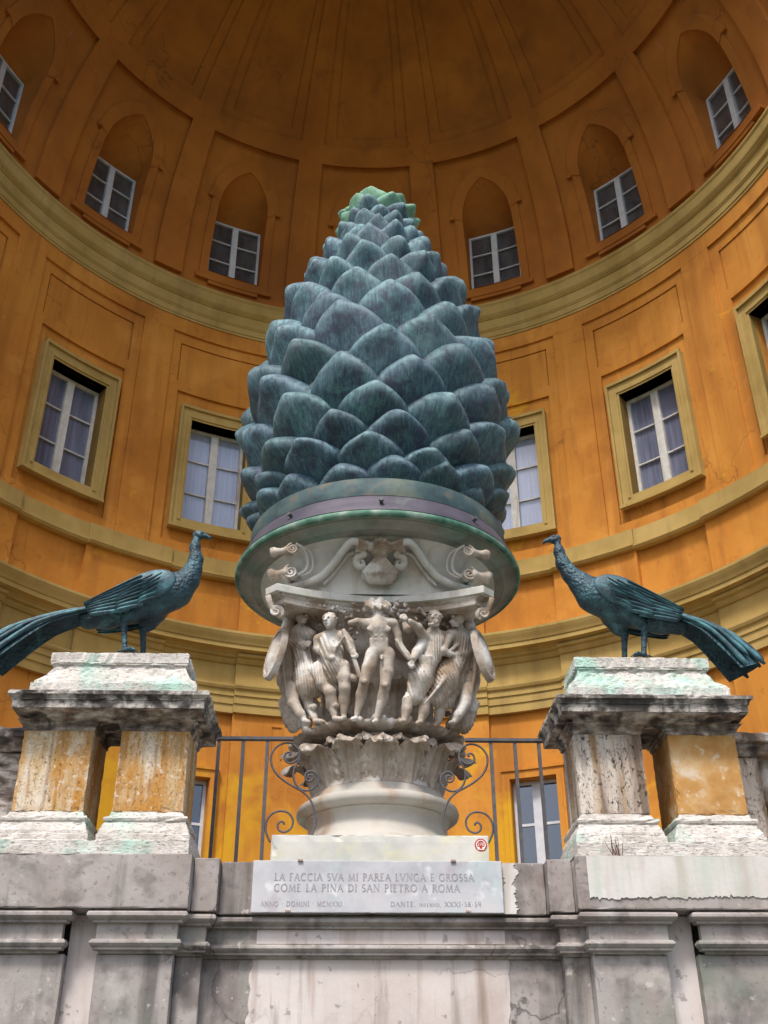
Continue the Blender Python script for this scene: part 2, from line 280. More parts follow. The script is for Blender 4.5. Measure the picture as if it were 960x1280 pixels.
def cprof(b0, b1, prof, back):
    n = steps(b0, b1); pr = prof+[(-back, prof[-1][1]), (-back, prof[0][1])]; k = len(pr)
    V = [cp(b0+(b1-b0)*i/n, z, R-o) for i in range(n+1) for o, z in pr]
    F = [(i*k+t, (i+1)*k+t, (i+1)*k+(t+1) % k, i*k+(t+1) % k) for i in range(n) for t in range(k)]
    F += [tuple(range(k))[::-1], tuple(n*k+t for t in range(k))]
    return V, F
NB = range(-3, 4); BE = 3.86
niche = thing('niche_building', 'tall ochre plastered semicircular niche building with tan cornices behind the pine cone', 'building', (0, CY+R, 0))
# wall shell with holes for windows and doors
RS = R+.06
def wall_with_holes(z0, z1, hw, h0, h1, bays):
    parts = []; edges = [-BE]
    for n in bays: edges += [n-hw, n+hw]
    edges.append(BE)
    for i in range(0, len(edges), 2): parts.append(cbox(edges[i], edges[i+1], z0, z1, RS, RS+.6))
    for n in bays: parts += [cbox(n-hw, n+hw, z0, h0, RS, RS+.6), cbox(n-hw, n+hw, h1, z1, RS, RS+.6)]
    return cat_(*parts)
mk('wall', wall_with_holes(11.0, 19.9, .195, 13.46, 16.05, [n for n in NB if n]), OCHRE, niche)
mk('wall', wall_with_holes(2.6, 11.0, .135, 2.95, 7.93, NB), OCHRE, niche)
# upper storey relief
for i in range(-4, 4):
    mk('pilaster_strip', cbox(i+.39, i+.61, 12.66, 18.45, R-.05, RS+.002), OCHRE, niche)
    mk('pilaster_strip', cbox(i+.23, i+.77, 11.0, 12.28, R-.055, RS+.001), OCHRE, niche)
    mk('pilaster_strip', cbox(i+.235, i+.765, 2.6, 9.4, R-.055, RS+.001), OCHRE, niche)
mk('wall_band', cbox(-BE, BE, 18.45, 19.0, R-.052, RS+.003), OCHRE, niche)
mk('wall_band', cbox(-BE, BE, 12.3, 12.90, R-.012, RS+.004), OCHRE, niche)
for n in NB:
    mk('panel_frame', cat_(cbox(n-.39, n-.325, 16.8, 18.45, R, RS), cbox(n+.325, n+.39, 16.8, 18.45, R, RS), cbox(n-.325, n+.325, 18.17, 18.45, R+.001, RS),
        cbox(n-.325, n+.325, 16.8, 17.08, R+.001, RS), cbox(n-.39, n-.31, 12.9, 16.8, R, RS), cbox(n+.31, n+.39, 12.9, 16.8, R, RS)), OCHRE, niche)
    mk('panel_field', cbox(n-.315, n+.315, 17.10, 18.15, R+.025, RS), OCHRE, niche)
    mk('slot_recess', cat_(*[cat_(cbox(n+s-.036, n+s-.028, 8.4, 9.05, R-.075, R-.05), cbox(n+s+.028, n+s+.036, 8.4, 9.05, R-.075, R-.05), cbox(n+s-.036, n+s+.036, 9.05, 9.08, R-.078, R-.05)) for s in (-.5, )]), OCHRE, niche)
# string course below the windows
SB = [(.02,12.20),(.10,12.20),(.12,12.225),(.14,12.25),(.14,12.28),(.11,12.30),(.065,12.31),(.06,12.66),(.0,12.68)]
segs = []
e = [-BE] + [x for n in NB for x in (n-.23, n+.23)] + [BE]
for i in range(len(e)-1):
    d = .055 if i % 2 == 0 else 0
    segs.append(cprof(e[i], e[i+1], [(o+d, z) for o, z in SB], .05))
mk('string_course', cat_(*segs), TAN, niche)
EN = [(.03,9.27),(.06,9.27),(.06,9.44),(.085,9.45),(.085,9.60),(.11,9.61),(.11,9.72),(.15,9.75),(.17,9.80),(.17,9.83),(.05,9.84),(.05,10.30),(.09,10.31),(.13,10.36),(.14,10.40),(.20,10.42),(.22,10.47)]
EC = [(.02,10.46),(.22,10.46),(.27,10.50),(.38,10.53),(.38,10.62),(.40,10.63),(.42,10.68),(.43,10.70),(.46,10.76),(.485,10.82),(.485,10.87),(.0,10.95)]
segs = []
for i in range(len(e)-1):
    d = .07 if i % 2 == 0 else 0
    segs.append(cprof(e[i], e[i+1], [(o+d, z) for o, z in EN], .05))
mk('entablature', cat_(*segs), TAN, niche)
mk('entablature_cornice', cprof(-BE, BE, EC, .05), TAN, niche)
UC = [(.05,18.86),(.075,18.86),(.075,18.92),(.095,18.93),(.095,19.08),(.105,19.10),(.12,19.11),(.12,19.14),(.135,19.15),(.13,19.17),(.10,19.18),(.10,19.46),(.125,19.47),(.14,19.50),(.16,19.51),(.15,19.54),(.17,19.56),(.185,19.60),(.185,19.84),(.20,19.86),(.215,19.90),(.205,19.95),(.16,19.98),(.10,20.0),(.02,20.05)]
mk('cornice', cprof(-BE, BE, UC, .1), TAN, niche)
# rectangular windows
def bars(n, hw, z0, z1, r, mull, sash, win, glass, rows, stile=.055, hb=.028, glass_backing=None):
    """sash, mullion, glazing bars and panes, all children of the window part"""
    s = stile/3.43; m = mull/3.43
    mk('sash', cat_(cbox(n-hw, n-hw+s, z0, z1, r-.05, r+.03), cbox(n+hw-s, n+hw, z0, z1, r-.05, r+.03), cbox(n-hw+s, n+hw-s, z1-stile, z1, r-.048, r+.03), cbox(n-hw+s, n+hw-s, z0, z0+stile*.8, r-.048, r+.03)), sash, win)
    mk('mullion', cbox(n-m/2, n+m/2, z0+stile*.8, z1-stile, r-.07, r+.028), sash, win)
    for sd_ in (-1, 1):
        a, b = sorted((n+sd_*m/2, n+sd_*(hw-s)))
        for k in range(rows):
            za, zb = z0+(z1-z0)*k/rows, z0+(z1-z0)*(k+1)/rows
            mk('pane', cbox(a, b, max(za, z0+stile*.8)+.002, min(zb, z1-stile)-.002, r, r+.006), glass, win)
            if k: mk('glazing_bar', cbox(a, b, za-hb/2, za+hb/2, r-.03, r+.02), sash, win)
    mk('glass_backing', cbox(n-hw-.02, n+hw+.02, z0-.05, z1+.05, r+.035, r+.045), glass_backing, win)
for n in NB:
    if n == 0: continue
    o, a = .2756, .195
    win = mk('window', cat_(  # moulded surround
        cbox(n-o, n-a, 13.22, 16.38, R-.075, RS-.002), cbox(n+a, n+o, 13.22, 16.38, R-.075, RS-.002),
        cbox(n-a, n+a, 16.05, 16.38, R-.075, RS-.002), cbox(n-a, n+a, 13.22, 13.46, R-.075, RS-.002),
        cbox(n-o-.004, n-o+.012, 13.22, 16.40, R-.125, R-.074), cbox(n+o-.012, n+o+.004, 13.22, 16.40, R-.125, R-.074), cbox(n-o-.004, n+o+.004, 16.33, 16.401, R-.127, R-.073),
        cbox(n-a-.03, n-a-.012, 13.4, 16.12, R-.098, R-.074), cbox(n+a+.012, n+a+.03, 13.4, 16.12, R-.098, R-.074), cbox(n-a-.031, n+a+.031, 16.10, 16.16, R-.1, R-.073),
        cbox(n-o-.008, n+o+.008, 13.19, 13.25, R-.15, R-.07), cbox(n-o-.006, n+o+.006, 13.25, 13.28, R-.12, R-.0705)), TAN, niche)
    mk('reveal', cat_(cbox(n-a-.03, n-a, 13.42, 16.09, R-.06, R+.62), cbox(n+a, n+a+.03, 13.42, 16.09, R-.06, R+.62), cbox(n-a, n+a, 16.05, 16.10, R-.061, R+.62), cbox(n-a, n+a, 13.41, 13.46, R-.061, R+.62)), TAN, win)
    bars(n, a-.001, 13.47, 16.04, R+.30, .17, SASH_W, win, GLASS, 3, .07, .03, CURT_W if abs(n) == 1 else CURT_G)
# ground storey glazed doors
for n in NB:
    a = .135
    win = mk('door', cat_(cbox(n-a-.045, n-a, 2.9, 8.08, R-.03, RS-.002), cbox(n+a, n+a+.045, 2.9, 8.08, R-.03, RS-.002), cbox(n-a, n+a, 7.93, 8.08, R-.03, RS-.002), cbox(n-a-.05, n+a+.05, 8.08, 8.13, R-.06, RS-.002),
        cbox(n-a-.03, n-a-.02, 2.9, 8.0, R-.045, R-.029), cbox(n+a+.02, n+a+.03, 2.9, 8.0, R-.045, R-.029)), OCHRE, niche)
    mk('reveal', cat_(cbox(n-a-.03, n-a+.002, 2.9, 7.96, R+.0, R+.5), cbox(n+a-.002, n+a+.03, 2.9, 7.96, R, R+.5), cbox(n-a, n+a, 7.925, 7.97, R, R+.5)), OCHRE, win)
    bars(n, a-.003, 2.95, 7.92, R+.28, .17, SASH_G, win, GLASS_B, 6, .06, .05, ROOM_D)
# semi-dome with pointed windows cut in its foot
HW, SIL, SPR, APX = .20, .07, .315, .443
def arch(b, hw=HW, spr=SPR, apx=APX):
    t = min(1, abs(b)/hw)             # pointed arch: two arcs
    h = apx-spr; hm = hw*3.43; hh = h*8.5; rr = (hm*hm+hh*hh)/(2*hm); x = t*hm; hw = hm
    y0 = math.sqrt(max(0, rr*rr-(rr-hw)**2)); y = math.sqrt(max(0, rr*rr-(x+rr-hw)**2))
    return spr+h*y/y0
dome = []
def sgrid(bs, zf0, zf1, na, r=R+.001):
    V = []; F = []; k = na+1
    for b in bs:
        a0, a1 = zf0(b), zf1(b)
        V += [sp(b, a0+(a1-a0)*j/na, r) for j in range(k)]
    for i in range(len(bs)-1):
        for j in range(na): F.append((i*k+j, (i+1)*k+j, (i+1)*k+j+1, i*k+j+1))
    return V, F
lin = lambda a, b, n: [a+(b-a)*i/n for i in range(n+1)]
TOP = .60
cur = -BE
for n in NB:
    dome.append(sgrid(lin(cur, n-HW, max(2, steps(cur, n-HW))), lambda b: 0, lambda b: TOP, 12))
    bs = lin(n-HW, n+HW, 24)
    dome.append(sgrid(bs, lambda b: arch(b-n), lambda b: TOP, 8)); dome.append(sgrid(bs, lambda b: 0, lambda b: SIL, 2))
    cur = n+HW
dome.append(sgrid(lin(cur, BE, 6), lambda b: 0, lambda b: TOP, 12))
dome.append(sgrid(lin(-BE, BE, 90), lambda b: TOP, lambda b: PI/2-.002, 24))
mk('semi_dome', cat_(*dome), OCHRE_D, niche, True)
sbox = lambda b0, b1, a0, a1, d, d0=-.02: cbox(b0, b1, a0, a1, R-d, R-d0, sp, max(2, int((a1-a0)/.045)))
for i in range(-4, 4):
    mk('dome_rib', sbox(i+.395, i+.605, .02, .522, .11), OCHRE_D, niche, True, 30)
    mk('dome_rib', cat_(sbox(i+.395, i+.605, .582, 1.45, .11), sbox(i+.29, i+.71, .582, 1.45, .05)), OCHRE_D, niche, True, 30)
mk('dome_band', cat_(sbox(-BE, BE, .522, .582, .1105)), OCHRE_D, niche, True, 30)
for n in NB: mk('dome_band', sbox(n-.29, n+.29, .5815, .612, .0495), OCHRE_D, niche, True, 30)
def archband(n, h1, s1, a1, h2, s2, a2, d, gap):
    """raised archivolt between two pointed outlines on the dome"""
    V, F = [], []; K = 40
    for i in range(K+1):
        t = -1+2*i/K; b1, b2 = t*h1, t*h2
        p = (b1, arch(b1, h1, s1, a1)); q = (b2, arch(b2, h2, s2, a2))
        for bb, al in (p, q): V += [sp(n+bb, al, R-d), sp(n+bb, al, R+.02)]
    for i in range(K):
        o, p = 4*i, 4*i+4
        F += [(o, p, p+2, o+2), (o+1, o, p, p+1) , (o+2, p+2, p+3, o+3)]
    return V, F
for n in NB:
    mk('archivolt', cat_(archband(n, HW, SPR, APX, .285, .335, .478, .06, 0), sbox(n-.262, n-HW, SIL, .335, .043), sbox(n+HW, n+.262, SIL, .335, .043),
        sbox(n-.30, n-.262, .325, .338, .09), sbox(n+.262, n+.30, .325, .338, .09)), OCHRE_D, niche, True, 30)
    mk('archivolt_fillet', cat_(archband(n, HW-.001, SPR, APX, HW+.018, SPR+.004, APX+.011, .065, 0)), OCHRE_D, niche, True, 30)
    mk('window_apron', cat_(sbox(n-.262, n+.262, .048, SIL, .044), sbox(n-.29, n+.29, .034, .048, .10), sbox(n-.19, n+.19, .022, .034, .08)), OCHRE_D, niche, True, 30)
    # recess running back from the dome surface to the upright sash
    ZH, RW = 22.62, R+.22
    out = [(n-HW, SIL+(SPR-SIL)*i/10) for i in range(10)] + [(n+b, arch(b)) for b in lin(-HW, HW, 32)] + [(n+HW, SPR-(SPR-SIL)*(i+1)/10) for i in range(10)]
    V, F = [], []
    for b, al in out:
        P = sp(b, al, R-.044); V.append(P); r0 = math.hypot(P[0], P[1]-CY); Q = cp(n+(b-n)*.97, min(P[2], ZH), RW)
        for t in (.5, 1.0): V.append(tuple(P[i]+(Q[i]-P[i])*t for i in range(3)))
    k = 3
    for i in range(len(out)-1):
        for j in range(2): F.append((i*k+j, i*k+j+1, (i+1)*k+j+1, (i+1)*k+j))
    m = len(out)-1; F.append((0, m*k, m*k+2, 2))
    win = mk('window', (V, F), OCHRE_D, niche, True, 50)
    bars(n, HW*.965, 20.63, ZH, RW-.02, .15, SASH_G, win, GLASS, 3, .055, .03, CURT_U)
# outer face of the building either side of the niche, and the arch above it
V, F = [], []
for i in range(49):
    a = -PI/2+PI*i/48
    for rr in (R-.02, 11.5):
        for yy in (CY-.35, CY+.6): V.append((rr*math.sin(a), yy, H0+rr*math.cos(a)))
for i in range(48):
    o, p = 4*i, 4*i+4; F += [(o, p, p+2, o+2), (o, o+1, p+1, p), (o+2, p+2, p+3, o+3), (o+1, o+3, p+3, p+1)]
mk('facade_arch', (V, F), FACE, niche)
for s in (-1, 1): mk('facade_wall', box(*sorted((s*R, s*26)), CY-.352, CY+.6, 0, H0), FACE, niche)

# ------------------------------------------------------------------ pedestal wall in front
wall = thing('pedestal_wall', 'grey weathered stucco pedestal wall with stepped pilasters and mouldings along the bottom', 'wall', (0, 5.9, 0))
YP, YS, YC = 5.60, 5.68, 5.76          # front planes: piers, narrow strips, centre
XA, XB = .97, .84
def plan(o=0):  # plan of the wall front from left to right
    return [(-7, YP), (-XA, YP), (-XA, YS), (-XB, YS), (-XB, YC), (XB, YC), (XB, YS), (XA, YS), (XA, YP), (7, YP)]
def course(name, z0, z1, mat, inset=0.0, seed=0):
    pass
# top course: separate slabs butted end to end
mk('top_course', rbox(-3.2, -XA, YP, 6.15, 2.665, 2.93, .006, 40, 3), GREYW, wall)
mk('top_course', rbox(-XA+.001, -XB, YS, 6.149, 2.665, 2.928, .005, 10, 4), GREYW, wall)
mk('top_course', rbox(-XB+.001, XB-.001, YC, 6.148, 2.665, 2.927, .006, 30, 5), GREYW, wall)
mk('top_course', rbox(XB, XA-.001, YS, 6.149, 2.665, 2.928, .005, 10, 6), GREYW, wall)
mk('top_course', rbox(XA, 3.2, YP, 6.15, 2.665, 2.93, .006, 40, 7), GREYW, wall)
# the pale render patch still clinging to the right-hand course, with a ragged lower edge
def patch(x0, x1, z0, z1, y, seed, th=.006, rag=.02):
    rs = np.random.RandomState(seed); n = 220; V, F = [], []
    w_ = np.cumsum(rs.randn(n+1))*.10*rag; w_ -= np.linspace(w_[0], w_[-1], n+1)
    w2 = rs.randn(n+1)*rag*.22
    for i in range(n+1):
        x = x0+(x1-x0)*i/n; zb = z0+w_[i]+w2[i]
        V += [(x, y-th, z1), (x, y-th, zb), (x, y+.002, zb-.002), (x, y+.002, z1)]
    for i in range(n):
        o, p = 4*i, 4*i+4; F += [(o, o+1, p+1, p), (o+1, o+2, p+2, p+1)]
    F += [(0,3,2,1), (4*n,4*n+1,4*n+2,4*n+3)]
    return V, F
mk('render_patch', patch(XA+.06, 3.1, 2.725, 2.924, YP, 11), LIGHTW, wall)
# mouldings, stepping in and out with the wall and broken at the slot between the twin pilasters
MT = [(-.05,2.664),(-.012,2.664),(-.008,2.655),(.012,2.653),(.020,2.645),(.021,2.632),(.012,2.620),(-.006,2.614),(-.006,2.604),(-.030,2.602),(-.030,2.528),(-.012,2.527),(-.010,2.521),(-.004,2.518),(-.002,2.508),(-.010,2.496),(-.020,2.490),(-.020,2.480),(-.045,2.477),(-.048,2.466),(-.06,2.465)]
MT = [(o, z) for o, z in MT][::-1]
def mould(path): return sweep(path, [(o-.02, z) for o, z in MT])
s0, s1 = 1.535, 1.462
for s in (-1, 1):
    a = [(-3.2, YP), (-s0, YP), (-s0+.006, YP+.08)] if s < 0 else [(s0-.006, YP+.08), (s0, YP), (3.2, YP)]
    mk('moulding', mould(a), GREYW, wall, True, 35)
mid = [(-s1-.006, YP+.08), (-s1, YP), (-XA, YP), (-XA, YS), (-XB, YS), (-XB, YC), (XB, YC), (XB, YS), (XA, YS), (XA, YP), (s1, YP), (s1+.006, YP+.08)]
mk('moulding', mould(mid), GREYW, wall, True, 35)
D = .085
for s in (-1, 1):
    sx = lambda a, b: sorted((s*a, s*b))
    mk('pilaster', rbox(*sx(1.035, 1.41), YP+D, 5.95, 0, 2.468, .005, 30, 20+s), GREYW, wall)
    mk('pilaster', rbox(*sx(1.565, 3.2), YP+D, 5.95, 0, 2.468, .005, 30, 24+s), GREYW, wall)
    mk('recess_panel', box(*sx(1.41, 1.565), YP+.15, 5.95, 0, 2.66), PINKW, wall)
    mk('wall_strip', rbox(*sx(.905, 1.035), YS+D, 5.95, 0, 2.468, .004, 20, 28+s), GREYW, wall)
    mk('wall_panel', box(*sx(.655, .905), YC+D, 5.95, 0, 2.468), GREYW, wall)
mk('centre_panel', box(-.655, .655, YC+D+.001, 5.951, 0, 2.4675), GREYW, wall)
def wash(x0, x1, z0, z1, y, seed, rag=.03, n=70):
    """thin coat of wash with ragged sides"""
    rs = np.random.RandomState(seed); V, F = [], []
    def edge(): e_ = np.cumsum(rs.randn(n+1))*rag*.22; e_ -= np.linspace(e_[0], e_[-1], n+1); return e_+rs.randn(n+1)*rag*.12
    a, b = edge(), edge()
    for i in range(n+1):
        z = z0+(z1-z0)*i/n
        V += [(x0+a[i]-.003, y+.003, z), (x0+a[i], y, z), (x1+b[i], y, z), (x1+b[i]+.003, y+.003, z)]
    for i in range(n):
        o, p = 4*i, 4*i+4; F += [(o, o+1, p+1, p), (o+1, o+2, p+2, p+1), (o+2, o+3, p+3, p+2)]
    return V, F
mk('pink_wash', wash(-.655, .640, 0, 2.466, YC+D-.003, 3), PINKW, wall)
mk('pale_wash', wash(.62, .675, 2.67, 2.924, YC-.004, 9, .03, 40), LIGHTW, wall)
mk('wall_core', box(-3.19, 3.19, 5.94, 6.14, 0, 2.66), GREYW, wall)
mk('centre_frieze_wash', patch(-.64, .62, 2.533, 2.600, YC+.050, 5, .003, .0005), PINKW, wall)

# ------------------------------------------------------------------ inscription plaque
plq = thing('inscription_plaque', 'pale marble plaque with engraved Italian verse below the pine cone plinth', 'plaque', (-.03, 5.745, 2.667))
mk('slab', rbox(-.673, .614, 5.728, 5.759, 2.669, 2.9275, .003, 50, 31), PLAQ, plq)
for cx_, cz_ in ((-.43, 2.926), (.362, 2.926), (-.485, 2.675), (.43, 2.675)):
    mk('clamp', rbox(cx_-.014, cx_+.014, 5.716, 5.7275, cz_-.006, cz_+.008, .002, 3, 8), BRASS, plq)
# Roman capitals as strokes (x, y in cap heights), thick and thin, with serifs
def arc(cx, cy, rx, ry, a0, a1, n=10): return [(cx+rx*math.cos(math.radians(a0+(a1-a0)*i/n)), cy+ry*math.sin(math.radians(a0+(a1-a0)*i/n))) for i in range(n+1)]
K, T = .135, .065
GL = {  # width, [(points, stroke width, serif flags)]
'A': (.74, [([(.06,0),(.38,1)],T,'s'),([(.36,1),(.70,0)],K,'e'),([(.18,.34),(.56,.34)],T,'')]),
'C': (.76, [(arc(.42,.5,.36,.5,48,312),K,'')]), 'D': (.78, [([(.14,0),(.14,1)],K,'se'),([(.14,.97)]+arc(.32,.5,.40,.47,90,-90)+[(.14,.03)],K*.85,'')]),
'E': (.56, [([(.14,0),(.14,1)],K,'se'),([(.14,.97),(.50,.97)],T,''),([(.14,.52),(.42,.52)],T,''),([(.14,.03),(.54,.03)],T,'')]),
'F': (.52, [([(.14,0),(.14,1)],K,'se'),([(.14,.97),(.50,.97)],T,''),([(.14,.52),(.42,.52)],T,'')]),
'G': (.80, [(arc(.42,.5,.36,.5,48,300),K,''),([(.68,.02),(.68,.42)],K,'e')]),
'I': (.28, [([(.14,0),(.14,1)],K,'se')]), 'L': (.54, [([(.14,0),(.14,1)],K,'se'),([(.14,.03),(.52,.03)],T,'')]),
'M': (.94, [([(.10,0),(.18,1)],T,'s'),([(.18,1),(.47,.05)],K,''),([(.47,.05),(.76,1)],T,''),([(.76,1),(.84,0)],K,'e')]),
'N': (.82, [([(.12,0),(.12,1)],T,'s'),([(.12,1),(.70,0)],K,''),([(.70,0),(.70,1)],T,'e')]),
'O': (.86, [(arc(.43,.5,.37,.49,0,360,20),K,'')]),
'P': (.58, [([(.14,0),(.14,1)],K,'se'),([(.14,.97)]+arc(.28,.74,.24,.24,90,-90)+[(.14,.5)],K*.8,'')]),
'R': (.66, [([(.14,0),(.14,1)],K,'se'),([(.14,.97)]+arc(.28,.76,.22,.22,90,-90)+[(.14,.54)],K*.8,''),([(.30,.54),(.66,0)],K,'e')]),
'S': (.52, [(arc(.27,.74,.18,.24,40,270,10)+arc(.27,.26,.20,.25,90,-140,10),K*.9,'')]),
'T': (.66, [([(.33,0),(.33,1)],K,'s'),([(.02,.97),(.64,.97)],T,'')]),
'V': (.74, [([(.04,1),(.37,0)],K,'s'),([(.37,0),(.70,1)],T,'e')]), 'X': (.72, [([(.08,1),(.64,0)],K,'se'),([(.08,0),(.64,1)],T,'se')]),
'-': (.40, [([(.08,.45),(.32,.45)],T*1.3,'')]), '.': (.24, [([(.08,.05),(.16,.05)],K,'')]), ',': (.24, [([(.14,.08),(.08,-.12)],T*1.3,'')]), '·': (.32, [([(.10,.5),(.22,.5)],K,'')]),
'5': (.50, [([(.44,.97),(.14,.97),(.12,.55)],T,''),(arc(.24,.30,.20,.28,110,-140),K*.8,'')]), '8': (.52, [(arc(.26,.75,.16,.23,0,360,14),K*.8,''),(arc(.26,.26,.20,.25,0,360,14),K*.8,'')]),
'9': (.54, [(arc(.27,.68,.19,.30,0,360,14),K*.8,''),([(.46,.68),(.36,.02)],K*.8,'')]), '2': (.52, [(arc(.25,.72,.19,.26,160,-30)+[(.06,.03),(.48,.03)],K,'')]),
'7': (.50, [([(.05,.95),(.46,.95),(.20,0)],K,'')]), '0': (.56, [(arc(.28,.5,.21,.48,0,360,18),K,'')]), ' ': (.36, [])}
def lettering(text, x, y, z, h, width=None, smallcaps=None):
    tot = 0; lay = []
    for i, c in enumerate(text):
        k = smallcaps(i) if smallcaps else 1.0
        lay.append((c, tot, k)); tot += (GL[c][0]+.13)*k
    sc = h if width is None else width/tot
    V, F = [], []
    def seg(p, q, w_, ox, k):
        d = Vector((q[0]-p[0], q[1]-p[1])); L_ = d.length
        if L_ < 1e-5: return
        d /= L_; n_ = Vector((-d.y, d.x))*w_/2; b = len(V)
        for P, sgn in ((p, 1), (p, -1), (q, -1), (q, 1)):
            V.append((x+(ox+(P[0]+n_.x*sgn)*k)*sc, y, z+(P[1]+n_.y*sgn)*k*h))
        F.append((b, b+1, b+2, b+3))
    for c, ox, k in lay:
        for pts, w_, fl in GL[c][1]:
            for a, b in zip(pts[:-1], pts[1:]): seg(a, b, w_, ox, k)
            for f_, P in (('s', pts[0]), ('e', pts[-1])):
                if f_ in fl: seg((P[0]-.13, P[1]), (P[0]+.13, P[1]), .045, ox, k)
            if fl == 'se' or fl == 's':
                for P in (pts[0], pts[-1]):
                    if abs(pts[0][0]-pts[-1][0]) < .01: seg((P[0]-.13, P[1]), (P[0]+.13, P[1]), .045, ox, k)
    # z-fighting guard: stagger overlapping strokes by a hair
    V = [(vx, vy-.00012*(i//4 % 7), vz) for i, (vx, vy, vz) in enumerate(V)]
    return V, F
PY = 5.7268
mk('lettering', lettering('LA FACCIA SVA MI PAREA LVNGA E GROSSA', -.560, PY, 2.826, .036, 1.03), INK, plq)['kind'] = 'stuff'
mk('lettering', lettering('COME LA PINA DI SAN PIETRO A ROMA', -.560, PY, 2.772, .036, .955), INK, plq)['kind'] = 'stuff'
mk('lettering', lettering('ANNO · DOMINI · MCMXXI', -.625, PY, 2.700, .023, .415), INK, plq)['kind'] = 'stuff'
mk('lettering', lettering('DANTE, INFERNO, XXXI-58-59', .035, PY, 2.700, .023, .465, lambda i: .68 if 7 <= i < 14 else 1.0), INK, plq)['kind'] = 'stuff'

# ------------------------------------------------------------------ plinth, sticker
mk_pl = mk('marble_plinth', rbox(-.634, .634, 6.36, 7.64, 2.93, 3.22, .006, 30, 41), PLINTH)
tag(mk_pl, 'white veined marble block with yellowish and green stains under the round column base', 'plinth')
stk = thing('round_sticker', 'small round red and white audio guide sticker reading 270 on the plinth corner', 'sticker', (.585, 6.359, 3.165))
def disc(x, y, z, r0, r1, n=28, th=.002):
    V, F = [], []
    for i in range(n):
        a = 2*PI*i/n
        for r in (r0, r1): V += [(x+r*math.cos(a), y, z+r*math.sin(a)), (x+r*math.cos(a), y+th, z+r*math.sin(a))]
    for i in range(n):
        o, p = 4*i, 4*((i+1) % n); F += [(o, p, p+2, o+2), (o+2, p+2, p+3, o+3), (o, o+1, p+1, p)]
    return V, F
sx_, sz_, sy_ = .585, 3.165, 6.3575
mk('red_disc', disc(sx_, sy_, sz_, .0005, .036), RED, stk); mk('white_ring', disc(sx_, sy_-.0008, sz_, .0235, .0285), SWHITE, stk)
mk('number', lettering('270', sx_-.020, sy_-.0016, sz_-.006, .017, .043), SWHITE, stk)
for s in (-1, 1): mk('ear_pad', rbox(sx_+s*.014-.006, sx_+s*.014+.006, sy_-.0015, sy_+.0005, sz_-.028, sz_-.012, .0008, 2, 3), SWHITE, stk)

# ------------------------------------------------------------------ peacock pedestals
def sect(x0, x1, y0, y1, prof):
    """stack of rectangular sections: prof = [(inset, z)], inset grows the footprint outward"""
    V, F = [], []
    for o, z in prof: V += [(x0-o, y0-o, z), (x1+o, y0-o, z), (x1+o, y1+o, z), (x0-o, y1+o, z)]
    n = len(prof)
    for i in range(n-1):
        for k in range(4): a = 4*i+k; b = 4*i+(k+1) % 4; F.append((a, b, b+4, a+4))
    F += [(3,2,1,0), tuple(4*(n-1)+k for k in range(4))]
    return V, F
def rough(vf, amp, seed, cut=8):
    """subdivide a mesh and nibble its surface so that mouldings read as worn stone"""
    bm = bmesh.new(); vs = [bm.verts.new(p) for p in vf[0]]
    for f in vf[1]:
        try: bm.faces.new([vs[i] for i in f])
        except ValueError: pass
    eds = [e for e in bm.edges if e.calc_length() > .12]
    bmesh.ops.subdivide_edges(bm, edges=eds, cuts=cut, use_grid_fill=True)
    bm.normal_update(); rs = np.random.RandomState(seed)
    for v in bm.verts:
        k = rs.rand(); v.co += v.normal*(-amp*k if k < .8 else -amp*2.6*k)
    bm.verts.index_update(); r = [tuple(v.co) for v in bm.verts], [tuple(v.index for v in f.verts) for f in bm.faces]; bm.free(); return r
